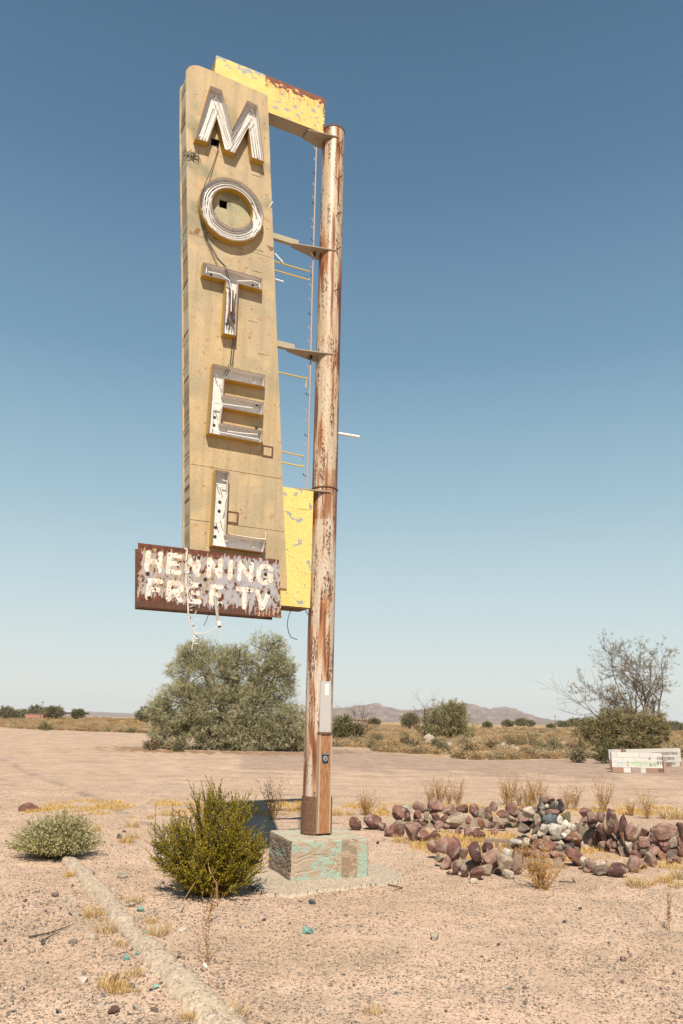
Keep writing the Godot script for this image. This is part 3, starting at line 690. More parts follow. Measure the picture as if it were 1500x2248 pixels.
	rng.seed = 5
	for k in 9:
		var x := rng.randf_range(-1.51, -1.39)
		rod(lt, "loose_wire", [M.wire, M.orange_rust, M.wire][k % 3], [Vector3(x, 6.8 + rng.randf() * 0.1, 0.2), Vector3(x + rng.randf_range(-0.04, 0.04), 6.6, 0.22), Vector3(x + rng.randf_range(-0.03, 0.03), 6.3 + rng.randf() * 0.15, 0.2)], 0.006, 5)
	var le := channel_letter(sg, flat([-1.63, 5.8, -0.96, 5.8, -0.96, 5.64, -1.47, 5.63, -1.47, 5.43, -0.96, 5.43, -0.965, 5.26, -1.47, 5.26, -1.48, 5.06, -0.95, 5.06, -0.96, 4.9, -1.63, 4.9]), PackedVector2Array(), "letter E, mostly empty, with a few bent tubes")
	neon(le, [-1.6, 5.3, -1.59, 4.98, -1.56, 4.93, -1.0, 4.93])
	neon(le, [-1.6, 5.29, -1.42, 5.3, -1.1, 5.32])
	neon(le, [-1.4, 4.96, -1.2, 4.97, -1.02, 4.99])
	sockets(le, [-1.55, 5.13, -1.55, 5.03, -1.02, 5.1, -1.03, 5.4])
	for q in [[-1.58, 5.66], [-1.52, 5.56], [-1.55, 5.22], [-1.1, 5.68]]:
		rod(le, "tube_post", M.tube_glass, [Vector3(q[0], q[1], 0.178), Vector3(q[0] + 0.01, q[1] - 0.02, 0.25)], 0.006, 6)
	var ll := channel_letter(sg, flat([-1.51, 4.47, -1.34, 4.47, -1.33, 3.72, -0.85, 3.7, -0.87, 3.55, -1.5, 3.56]), PackedVector2Array(), "letter L, empty, one tube hanging across its stem")
	neon(ll, [-1.43, 4.34, -1.35, 4.33, -1.35, 4.2, -1.4, 4.0], 0.25)
	neon(ll, [-1.3, 3.7, -0.95, 3.69, -0.86, 3.7, -0.86, 3.78], 0.246)
	sockets(ll, [-1.42, 4.09, -1.42, 3.98, -1.45, 3.78, -1.45, 3.67], 0.02)
	for q in [[-1.47, 4.3], [-1.43, 4.27], [-1.4, 3.87], [-1.45, 3.84], [-1.33, 3.64], [-1.0, 3.6]]:
		rod(ll, "tube_post", M.tube_glass, [Vector3(q[0], q[1], 0.178), Vector3(q[0] + 0.01, q[1] - 0.02, 0.25)], 0.006, 6)

	# yellow box at the head and yellow panel at the foot
	var yb := MB.new()
	yb.prism(flat([-1.86, 9.87, -0.20, 9.87, -0.20, 10.49, -1.86, 10.49]), -0.105, 0.11, Color.WHITE, Vector2(-1.86, 9.87), Vector2(1.66, 0.62))
	put(yb.mesh(), "top_box", M.yellow_box, sg).set_meta("label", "yellow steel box across the head, rusting")
	var us := MB.new()
	us.box(Vector3(-1.08, 9.862, -0.1), Vector3(-0.2, 9.867, 0.1), Color.WHITE)
	put(us.mesh(), "top_box_underside", M.plate, sg)
	var yl := MB.new()
	yl.prism(flat([-0.95, 2.95, -0.22, 2.95, -0.22, 4.41, -0.95, 4.41]), -0.15, 0.152, Color.WHITE, Vector2(-0.95, 2.9), Vector2(0.8, 1.55))
	put(yl.mesh(), "foot_panel", M.yellow_paint, sg).set_meta("label", "flaking yellow panel beside the pole")
	var yp := MB.new()
	yp.box(Vector3(-0.42, 4.16, 0.1525), Vector3(-0.28, 4.28, 0.157), Color.WHITE)
	put(yp.mesh(), "foot_cover_plate", M.yellow_paint, sg)
	var ylu := MB.new()
	ylu.box(Vector3(-0.93, 2.935, -0.145), Vector3(-0.24, 2.948, 0.145), Color.WHITE)
	put(ylu.mesh(), "foot_panel_underside", M.rust, sg)

	# rusty box with the painted words
	var hp := flat([-2.32, 3.48, -0.68, 3.47, -0.62, 2.79, -2.27, 2.79])
	var bx := Node3D.new()
	bx.name = "word_box"
	sg.add_child(bx, true)
	bx.set_meta("label", "rusty box sign painted HENNING FREE TV")
	var hf := MB.new()
	hf.prism(hp, 0.235, 0.25, Color.WHITE, Vector2(-2.33, 2.78), Vector2(1.72, 0.72))
	put(hf.mesh(), "painted_face", paint(make_box_face(), 0.8), bx)
	var hb := MB.new()
	var rear := flat([-2.26, 3.515, -0.6, 3.505, -0.55, 2.825, -2.2, 2.825])
	hb.prism(rear, -0.25, -0.235, Color.WHITE)
	put(hb.mesh(), "rear_face", M.rust, bx)
	var hr := MB.new()
	hr.wall(flat([-2.235, 3.465, -0.69, 3.45, -0.64, 2.835, -2.19, 2.835]), -0.235, 0.235, Color.WHITE)
	put(hr.mesh(), "recessed_rim", M.rust, bx)
	for q in [[-2.19, 3.15], [-1.64, 3.39], [-1.55, 3.15], [-1.6, 3.08], [-2.15, 2.89], [-1.36, 2.88], [-0.84, 3.28], [-0.79, 3.07]]:
		rod(bx, "socket_hole", M.black, [Vector3(q[0], q[1], 0.249), Vector3(q[0], q[1], 0.2525)], 0.017, 12)
		var rr := MB.new()
		var rp := []
		for j in 13:
			rp.append(Vector3(q[0] + cos(TAU * j / 12) * 0.019, q[1] + sin(TAU * j / 12) * 0.019, 0.252))
		rr.tube(rp, 0.004, 0.004, 5, Color.WHITE, false)
		put(rr.mesh(), "socket_rim", M.rust, bx)
	# lamp arm under the box
	var la := rod(sg, "lamp_arm", M.steel, [Vector3(-1.43, 2.97, 0.27), Vector3(-1.415, 2.85, 0.28), Vector3(-1.385, 2.66, 0.33)], 0.02, 8, 0.017)
	rod(la, "lamp_socket", M.white_wire, [Vector3(-1.388, 2.68, 0.327), Vector3(-1.38, 2.63, 0.345)], 0.028, 12, 0.024)
	rod(la, "lamp_hole", M.black, [Vector3(-1.38, 2.631, 0.344), Vector3(-1.379, 2.627, 0.3465)], 0.018, 12)

	# brackets to the pole, the rod with clips, tubes left in the gap
	for v in [7.95, 6.36]:
		var ba := MB.new()
		ba.box(Vector3(-1.02 if v > 7.0 else -0.9, v - 0.005, -0.03), Vector3(-0.5, v + 0.075, 0.03), Color.WHITE)
		var ar := put(ba.mesh(), "bracket_arm", M.pale_edge, sg)
		var pl := MB.new()
		var tri := PackedVector3Array([Vector3(-0.58, 0, -0.05), Vector3(-0.58, 0, 0.05), Vector3(0.0, 0, 0.175), Vector3(0.0, 0, -0.175)])
		pl.quad(tri[0] + Vector3(0, v, 0), tri[1] + Vector3(0, v, 0), tri[2] + Vector3(0, v, 0), tri[3] + Vector3(0, v, 0), Color.WHITE)
		pl.quad(tri[0] + Vector3(0, v - 0.014, 0), tri[1] + Vector3(0, v - 0.014, 0), tri[2] + Vector3(0, v - 0.014, 0), tri[3] + Vector3(0, v - 0.014, 0), Color.WHITE)
		for i in 4:
			var a := tri[i] + Vector3(0, v, 0)
			var b := tri[(i + 1) % 4] + Vector3(0, v, 0)
			pl.quad(a, b, b - Vector3(0, 0.014, 0), a - Vector3(0, 0.014, 0), Color.WHITE)
		put(pl.mesh(), "gusset_plate", M.plate, ar)
		rod(ar, "clamp", M.wire, [Vector3(-0.25, v - 0.07, 0.0), Vector3(-0.25, v + 0.02, 0.0)], 0.022, 8)
	for v in [9.85, 4.44]:
		var pl := MB.new()
		for y in [v, v - 0.014]:
			pl.quad(Vector3(-0.45, y, -0.1), Vector3(-0.45, y, 0.1), Vector3(0.0, y, 0.18), Vector3(0.0, y, -0.18), Color.WHITE)
		pl.quad(Vector3(-0.45, v, 0.1), Vector3(0.0, v, 0.18), Vector3(0.0, v - 0.014, 0.18), Vector3(-0.45, v - 0.014, 0.1), Color.WHITE)
		put(pl.mesh(), "gusset_plate", M.plate, sg)
	var rd := rod(sg, "conduit_rod", M.pink_rod, [Vector3(-0.27, 9.86, 0), Vector3(-0.265, 8.5, 0), Vector3(-0.262, 7.3, 0), Vector3(-0.25, 6.0, 0), Vector3(-0.245, 4.4, 0)], 0.011, 8)
	rng.seed = 9
	for k in 27:
		var v := 4.6 + k * 0.193 + rng.randf_range(-0.06, 0.06)
		var cl := MB.new()
		var p := Vector3(-0.262, v, 0.0)
		var e := p + Vector3(-0.04, 0.012 * (k % 3), 0.02)
		cl.tube([p, e, e + Vector3(-0.012, 0.02, 0.0)], 0.0045, 0.0065, 5, Color.WHITE)
		put(cl.mesh(), "rod_clip", M.white_wire if k % 3 else M.wire, rd)
	for a in [[-0.92, 7.5, -0.37, 7.5, -0.37, 7.37, -0.92, 7.37], [-0.8, 5.92, -0.37, 5.92, -0.37, 5.79], [-0.7, 4.86, -0.37, 4.85, -0.38, 4.71, -0.7, 4.72]]:
		var pts := []
		for i in a.size() / 2:
			pts.append(Vector3(a[2 * i], a[2 * i + 1], 0.15))
		rod(sg, "yellow_bar", M.bar_yellow, pts, 0.0095, 7)
	rod(sg, "broken_tube", M.tube_glass, [Vector3(-0.88, 7.62, 0.15), Vector3(-0.77, 7.5, 0.18)], 0.011, 7)
	rod(sg, "broken_tube", M.tube_glass, [Vector3(-0.86, 7.24, 0.15), Vector3(-0.75, 7.215, 0.18)], 0.011, 7)
	rod(sg, "broken_tube", M.tube_glass, [Vector3(-1.0, 8.27, 0.16), Vector3(-0.96, 8.37, 0.2)], 0.009, 7)
	# wires strung over the face
	var w1 := []
	for q in [[-1.78, 8.97, 0.16], [-1.75, 8.92, 0.19], [-1.82, 8.57, 0.2], [-1.91, 8.24, 0.25], [-1.935, 8.01, 0.255], [-1.9, 7.79, 0.23], [-1.8, 7.5, 0.19], [-1.65, 7.24, 0.23], [-1.56, 7.15, 0.255], [-1.47, 6.94, 0.23], [-1.42, 6.6, 0.22], [-1.36, 6.3, 0.22], [-1.37, 6.08, 0.19], [-1.39, 5.85, 0.23], [-1.46, 5.67, 0.23]]:
		w1.append(Vector3(q[0], q[1], q[2]))
	rod(sg, "face_wire", M.wire, w1, 0.0055, 6)
	var w2 := []
	for q in w1.slice(5):
		w2.append(q + Vector3(-0.025, 0.01, -0.005))
	rod(sg, "face_wire", M.wire, w2, 0.005, 6)
	rod(sg, "hanging_wire", M.wire, [Vector3(-0.43, 2.95, 0.1), Vector3(-0.475, 2.83, 0.1), Vector3(-0.485, 2.74, 0.1), Vector3(-0.465, 2.65, 0.1), Vector3(-0.43, 2.59, 0.1), Vector3(-0.35, 2.57, 0.1)], 0.005, 6)
	rod(sg, "hanging_wire", M.wire, [Vector3(-0.26, 2.95, 0.1), Vector3(-0.25, 2.91, 0.1), Vector3(-0.22, 2.87, 0.1)], 0.005, 6)
	rod(sg, "hanging_wire", M.wire, [Vector3(-1.46, 2.8, 0.2), Vector3(-1.49, 2.72, 0.22), Vector3(-1.52, 2.64, 0.22)], 0.004, 5)
	var vine := MB.new()
	rng.seed = 12
	for k in 16:
		var p := Vector3(-2.09 + rng.randf_range(-0.05, 0.07), 8.7 + rng.randf_range(-0.06, 0.05), 0.18)
		vine.tube([p, p + Vector3(rng.randf_range(-0.07, 0.07), rng.randf_range(-0.05, 0.05), 0.02), p + Vector3(rng.randf_range(-0.1, 0.1), rng.randf_range(-0.08, 0.06), 0.01)], 0.004, 0.003, 4, Color.WHITE)
	put(vine.mesh(), "dry_twigs", M.wire, sg)

	# string of fairy lights thrown over the box
	var stl := thing("string_lights", "tangled white string of lights hanging over the rusty word box", "string lights", sg.position, sg.rotation.y)
	var cab := MB.new()
	rng.seed = 21
	for k in 4:
		var pts := []
		for q in [[-1.81, 3.3, 0.1], [-1.8, 3.5, 0.22], [-1.785, 3.45, 0.275], [-1.77, 3.25, 0.27], [-1.755, 3.05, 0.272], [-1.745, 2.9, 0.272], [-1.72, 2.75, 0.28]]:
			pts.append(Vector3(q[0] + rng.randf_range(-0.02, 0.02), q[1] + (rng.randf_range(-0.02, 0.02) if q[1] < 3.4 else 0.0), q[2] + rng.randf() * 0.015))
		if k < 2:
			pts.append(Vector3(-1.66 - k * 0.03, 2.6, 0.28))
			pts.append(Vector3(-1.63 - k * 0.02, 2.54, 0.28))
			pts.append(Vector3(-1.65, 2.4 - k * 0.03, 0.28))
		cab.tube(pts, 0.005, 0.004, 5, Color.WHITE)
	cab.tube([Vector3(-1.63, 2.54, 0.28), Vector3(-1.54, 2.545, 0.29), Vector3(-1.46, 2.58, 0.32), Vector3(-1.39, 2.64, 0.345)], 0.004, 0.004, 5, Color.WHITE)
	cab.tube([Vector3(-1.37, 2.63, 0.34), Vector3(-1.365, 2.55, 0.34), Vector3(-1.36, 2.5, 0.34)], 0.004, 0.004, 5, Color.WHITE)
	put(cab.mesh(), "cable", M.white_wire, stl)
	for k in 46:
		var v := 3.46 - k * 0.023
		var u := lerpf(-1.79, -1.63, clampf((3.46 - v) / 0.95, 0, 1)) + rng.randf_range(-0.03, 0.03)
		var d := Vector3(rng.randf_range(-0.05, 0.05), rng.randf_range(-0.04, 0.03), rng.randf_range(0.0, 0.025))
		rod(stl, "bulb", M.white_wire if k % 4 else M.wire, [Vector3(u, v, 0.276), Vector3(u, v, 0.276) + d], 0.0035, 5, 0.0055)
# ---------------------------------------------------------------- ground and hills
const EDGE := [[-1.2, 95.0], [-0.43, 103.0], [-0.345, 91.0], [-0.245, 84.0], [-0.14, 58.0], [0.0, 50.0], [0.093, 42.5], [0.18, 37.5], [0.29, 41.0], [0.41, 42.0], [1.2, 45.0]]
const TRACK := [[-13.2, 30.9], [-8.4, 22.2], [-6.5, 19.3], [-4.15, 15.0], [-3.45, 13.6], [-2.6, 12.2]]

func scrub_edge(b: float) -> float:        # where the bare lot gives way to scrub, by bearing
	for i in EDGE.size() - 1:
		if b < EDGE[i + 1][0]:
			return lerpf(EDGE[i][1], EDGE[i + 1][1], clampf((b - EDGE[i][0]) / (EDGE[i + 1][0] - EDGE[i][0]), 0, 1))
	return 45.0

func ground_colour(x: float, d: float) -> Color:
	var a := fb(x * 0.35, d * 0.35)
	var b := fb2(x * 1.5, d * 1.5)
	var q := Color(0.6, 0.44, 0.34).lerp(Color(0.56, 0.405, 0.3), sst(0.35, 0.65, a))
	q = q.lerp(Color(0.45, 0.345, 0.27), sst(0.5, 0.8, b) * 0.5)
	if d > 11.0:
		var st := fb(x * 0.10 + 4.0, d * 0.8)             # gravel drawn out by wheels
		q = q.lerp(Color(0.47, 0.355, 0.285), sst(0.5, 0.8, st) * 0.6 * sst(11, 16, d))
		var st2 := fb2(x * 0.22 + 40.0, d * 1.9)
		q = q.lerp(Color(0.30, 0.235, 0.20), sst(0.6, 0.85, st2) * 0.4 * sst(14, 20, d))
	if d < 9.5:                                            # faint wheel marks close by
		var wm := fb(x * 0.5 + d * 0.35 + 20.0, d * 1.1 - x * 0.5)
		q = q.lerp(Color(0.41, 0.31, 0.23), sst(0.55, 0.8, wm) * 0.45)
	if d > 11.0 and d < 32.0 and x < -2.0:
		var best := 9.0
		for i in TRACK.size() - 1:
			best = minf(best, seg_dist(Vector2(x, d), Vector2(TRACK[i][0], TRACK[i][1]), Vector2(TRACK[i + 1][0], TRACK[i + 1][1])))
		q = q.lerp(Color(0.25, 0.2, 0.17), sst(0.2, 0.06, best) * 0.55 * sst(0.3, 0.5, b))
	var bear := x / maxf(d, 0.1)
	var e := scrub_edge(bear)
	if bear > -0.12 and d > 24.0 and d < e + 3.0:          # darker gravel before the scrub
		var gband := sst(25, 29, d + (a - 0.5) * 8.0) * sst(e + 2.0, e - 3.0, d)
		q = q.lerp(Color(0.33, 0.25, 0.205), gband * (0.3 + 0.5 * b))
	var litter := Vector2((x + 6.0) / 6.5, (d - 43.5) / 5.0).length()    # brown leaf litter dropped by the big tamarisk, broken and patchy
	if litter < 1.25 and fb2(x * 3.1, d * 3.1) > 0.3 + 0.4 * sst(0.85, 1.2, litter):
		q = Color(0.33, 0.215, 0.135)
	var sc := sst(e - 2.0, e + 3.0, d + (a - 0.5) * 9.0)
	if sc > 0.0:
		var f := fb2(x * 0.12, d * 0.12)
		var g := Color(0.50, 0.33, 0.16).lerp(Color(0.52, 0.38, 0.25), sst(0.35, 0.65, f))
		g = g.lerp(Color(0.27, 0.19, 0.11), sst(0.55, 0.75, b) * 0.6)
		q = q.lerp(g, sc)
	return q

func build_ground() -> void:
	var angs := [-180.0]
	while angs[-1] < 180.0:
		var a: float = angs[-1]
		angs.append(a + (0.3 if a >= -44.0 and a < 44.0 else 8.0 if a < -60.0 or a >= 56.0 else 4.0))
	angs[-1] = 180.0
	var rad := [0.0]
	var r := 0.8
	while r < 16000.0:
		rad.append(r)
		r *= 1.0165 if r < 400.0 else 1.08
	var mb := MB.new()
	var na := angs.size()
	for i in rad.size():
		for j in na:
			var an := deg_to_rad(angs[j])
			var x: float = rad[i] * sin(an)
			var d: float = rad[i] * cos(an)
			var h := gh(x, d)
			mb.v.push_back(Vector3(x, h, -d))
			mb.n.push_back(Vector3.UP)
			mb.c.push_back(ground_colour(x, d))
			mb.t.push_back(Vector2.ZERO)
	for i in rad.size() - 1:
		for j in na - 1:
			var a := i * na + j
			mb.ix.append_array([a, a + na, a + 1, a + 1, a + na, a + na + 1])
	mb.rewind = true
	# smooth normals from the slopes
	for i in range(1, rad.size() - 1):
		for j in na:
			var a := i * na + j
			var du := mb.v[i * na + mini(j + 1, na - 1)] - mb.v[i * na + maxi(j - 1, 0)]
			var dv := mb.v[a + na] - mb.v[a - na]
			var nn := dv.cross(du).normalized()
			mb.n[a] = nn if nn.y > 0.0 else -nn
	tag(put(mb.mesh(), "ground", M.ground), "bare sandy gravel lot running out to dry scrub", "ground", "", "structure")

func ridge_at(line: Array, x: float) -> float:
	for i in line.size() - 1:
		if x <= line[i + 1][0]:
			return maxf(0.0, lerpf(line[i][1], line[i + 1][1], smoothstep(0.0, 1.0, (x - line[i][0]) / (line[i + 1][0] - line[i][0]))))
	return 0.0

func build_hills(called: String, line: Array, dist: float, front: float, col: Color) -> void:
	var mb := MB.new()
	var x0: float = line[0][0]
	var x1: float = line[-1][0]
	var nx := 260
	var rows := 34
	for j in rows + 1:
		var f := float(j) / rows                           # 0 at the foot, 0.72 at the crest, 1 behind
		for i in nx + 1:
			var x := lerpf(x0, x1, float(i) / nx)
			var crest := ridge_at(line, x)
			var prof := pow(clampf(f / 0.72, 0, 1), 1.35) if f <= 0.72 else 1.0 - (f - 0.72) / 0.28
			var d := dist - front + front * f / 0.72
			var gully := absf(noise_a.get_noise_2d(x * 0.0022, d * 0.0009)) * 1.6 + absf(noise_b.get_noise_2d(x * 0.006, d * 0.003)) * 0.5
			var k := sin(PI * clampf(f / 0.72, 0, 1))
			var h := crest * prof * (1.0 - 0.55 * k * clampf(gully, 0, 1)) + crest * 0.05 * noise_b.get_noise_2d(x * 0.012, d * 0.01)
			var tone := col.lerp(Color(0.42, 0.33, 0.27), sst(0.45, 0.75, fb2(x * 0.004 + 8.0, d * 0.004)) * 0.6)
			mb.v.push_back(Vector3(x, h - 6.0 * (1.0 - prof), -d)); mb.n.push_back(Vector3.UP); mb.c.push_back(tone); mb.t.push_back(Vector2.ZERO)
	for j in rows:
		for i in nx:
			var a := j * (nx + 1) + i
			mb.ix.append_array([a, a + nx + 1, a + 1, a + 1, a + nx + 1, a + nx + 2])
	mb.rewind = true
	for j in range(1, rows):
		for i in range(1, nx):
			var a := j * (nx + 1) + i
			var nn := (mb.v[a + nx + 1] - mb.v[a - nx - 1]).cross(mb.v[a + 1] - mb.v[a - 1]).normalized()
			mb.n[a] = nn if nn.y > 0.0 else -nn
	tag(put(mb.mesh(), called, M.dull), "low bare desert mountains along the horizon", "hills", "", "structure")

# ---------------------------------------------------------------- stones
const STONE := [Color(0.28, 0.15, 0.128), Color(0.18, 0.102, 0.092), Color(0.42, 0.26, 0.22), Color(0.58, 0.5, 0.42), Color(0.44, 0.35, 0.27), Color(0.11, 0.105, 0.11), Color(0.17, 0.2, 0.22), Color(0.34, 0.18, 0.12), Color(0.26, 0.205, 0.175), Color(0.82, 0.77, 0.69), Color(0.22, 0.2, 0.13)]
var ico_v: Array = []
var ico_f: Array = []

func make_ico(level: int) -> void:
	var t := (1.0 + sqrt(5.0)) / 2.0
	ico_v = []
	for p in [[-1, t, 0], [1, t, 0], [-1, -t, 0], [1, -t, 0], [0, -1, t], [0, 1, t], [0, -1, -t], [0, 1, -t], [t, 0, -1], [t, 0, 1], [-t, 0, -1], [-t, 0, 1]]:
		ico_v.append(Vector3(p[0], p[1], p[2]).normalized())
	ico_f = [[0, 11, 5], [0, 5, 1], [0, 1, 7], [0, 7, 10], [0, 10, 11], [1, 5, 9], [5, 11, 4], [11, 10, 2], [10, 7, 6], [7, 1, 8], [3, 9, 4], [3, 4, 2], [3, 2, 6], [3, 6, 8], [3, 8, 9], [4, 9, 5], [2, 4, 11], [6, 2, 10], [8, 6, 7], [9, 8, 1]]
	for l in level:
		var mid := {}
		var nf := []
		for f in ico_f:
			var m := []
			for e in 3:
				var a: int = f[e]
				var b: int = f[(e + 1) % 3]
				var key := Vector2i(mini(a, b), maxi(a, b))
				if not mid.has(key):
					mid[key] = ico_v.size()
					ico_v.append(((ico_v[a] + ico_v[b]) * 0.5).normalized())
				m.append(mid[key])
			nf.append_array([[f[0], m[0], m[2]], [f[1], m[1], m[0]], [f[2], m[2], m[1]], [m[0], m[1], m[2]]])
		ico_f = nf

func stone_mesh(sd: int, size: Vector3, col: Color, crust: float, cuts := 9) -> ArrayMesh:
	var rg := RandomNumberGenerator.new()
	rg.seed = sd
	var planes := []
	for k in cuts:
		var nn := Vector3(rg.randfn(), rg.randfn(), rg.randfn()).normalized()
		planes.append([nn, rg.randf_range(0.4, 0.72)])
	var p := PackedVector3Array()
	var lo := Vector3.ONE * 9.0
	var hi := -lo
	for q in ico_v:
		var w: Vector3 = q
		var reach := 1.0
		for pl in planes:
			var along: float = w.dot(pl[0])
			if along > 0.05:
				reach = minf(reach, pl[1] / along)
		w = w * reach + q * 0.03 * noise_b.get_noise_3d(q.x * 3.0 + sd, q.y * 3.0, q.z * 3.0)
		p.push_back(w)
		lo = lo.min(w)
		hi = hi.max(w)
	var turn := Basis(Vector3.UP, rg.randf_range(-0.5, 0.5))
	for i in p.size():
		var w := (p[i] - (lo + hi) * 0.5) / (hi - lo)
		p[i] = turn * (w * size)
	var mb := MB.new()
	var tone := rg.randf_range(0.85, 1.15)
	for f in ico_f:
		var m: Vector3 = (p[f[0]] + p[f[1]] + p[f[2]]) / 3.0
		var k := noise_a.get_noise_3d(m.x * 9.0 + sd * 3.1, m.y * 9.0, m.z * 9.0)
		var q := col * tone * (1.0 + 0.6 * k)
		if noise_b.get_noise_3d(m.x * 7.0 + sd, m.y * 7.0 + 5.0, m.z * 7.0) > 0.42 - crust:
			q = q.lerp(Color(0.5, 0.41, 0.34), 0.6)
		q.a = 1.0
		mb.tri(p[f[0]], p[f[2]], p[f[1]], q)
	return mb.mesh()

func pile(owner_: Node3D, list: Array, sd: int, grow := 1.0) -> void:
	var k := 0
	for s in list:
		k += 1
		var w: float = s[3]
		var h: float = s[4]
		var col: Color = STONE[s[5]]
		var o := put(stone_mesh(sd + k * 13, Vector3(w * 1.12, h * 1.12, clampf(w * 0.95, h * 0.6, 0.36)) * grow, col, 0.22 if s[5] in [0, 1, 2, 7] else 0.1), "stone", M.rock, owner_)
		o.position = Vector3(s[0], s[1] + gh(s[0], s[2]), -s[2]) - owner_.position
		o.rotation.z = sin(k * 2.3 + sd) * 0.12

func mortar(owner_: Node3D, line: Array, height: float, half: float, sd: int) -> void:
	# the rough pale core the stones are bedded in
	var mb := MB.new()
	var prof := [[-1.0, -0.06], [-0.92, 0.45], [-0.6, 0.85], [0.0, 1.0], [0.6, 0.85], [0.92, 0.45], [1.0, -0.06]]
	var pts := []
	for i in line.size() - 1:
		for k in 14:
			pts.append(Vector2(line[i][0], line[i][1]).lerp(Vector2(line[i + 1][0], line[i + 1][1]), k / 14.0))
	pts.append(Vector2(line[-1][0], line[-1][1]))
	var m := prof.size()
	for i in pts.size():
		var a: Vector2 = pts[maxi(i - 1, 0)]
		var b: Vector2 = pts[mini(i + 1, pts.size() - 1)]
		var side := (b - a).normalized().orthogonal()
		var endk := 0.35 if i == 0 or i == pts.size() - 1 else 1.0
		for j in m:
			var q: Vector2 = pts[i] + side * prof[j][0] * half * (1.0 + 0.35 * noise_b.get_noise_2d(i * 0.35 + sd, j * 0.8))
			var y: float = prof[j][1] * height * endk * (1.0 + 0.4 * noise_b.get_noise_2d(i * 0.5, j * 0.8 + sd))
			var tone := 0.9 + 0.35 * noise_a.get_noise_2d(i * 4.0, j * 7.0)
			mb.vert(Vector3(q.x, y, -q.y) - owner_.position, Vector3.UP, Color(0.43 * tone, 0.34 * tone, 0.26 * tone))
	for i in pts.size() - 1:
		for j in m - 1:
			var a := i * m + j
			mb.ix.append_array([a, a + m, a + 1, a + 1, a + m, a + m + 1])
	var st := SurfaceTool.new()
	st.create_from(mb.mesh(), 0)
	st.deindex()
	st.generate_normals()
	put(st.commit(), "mortar", M.concrete, owner_)

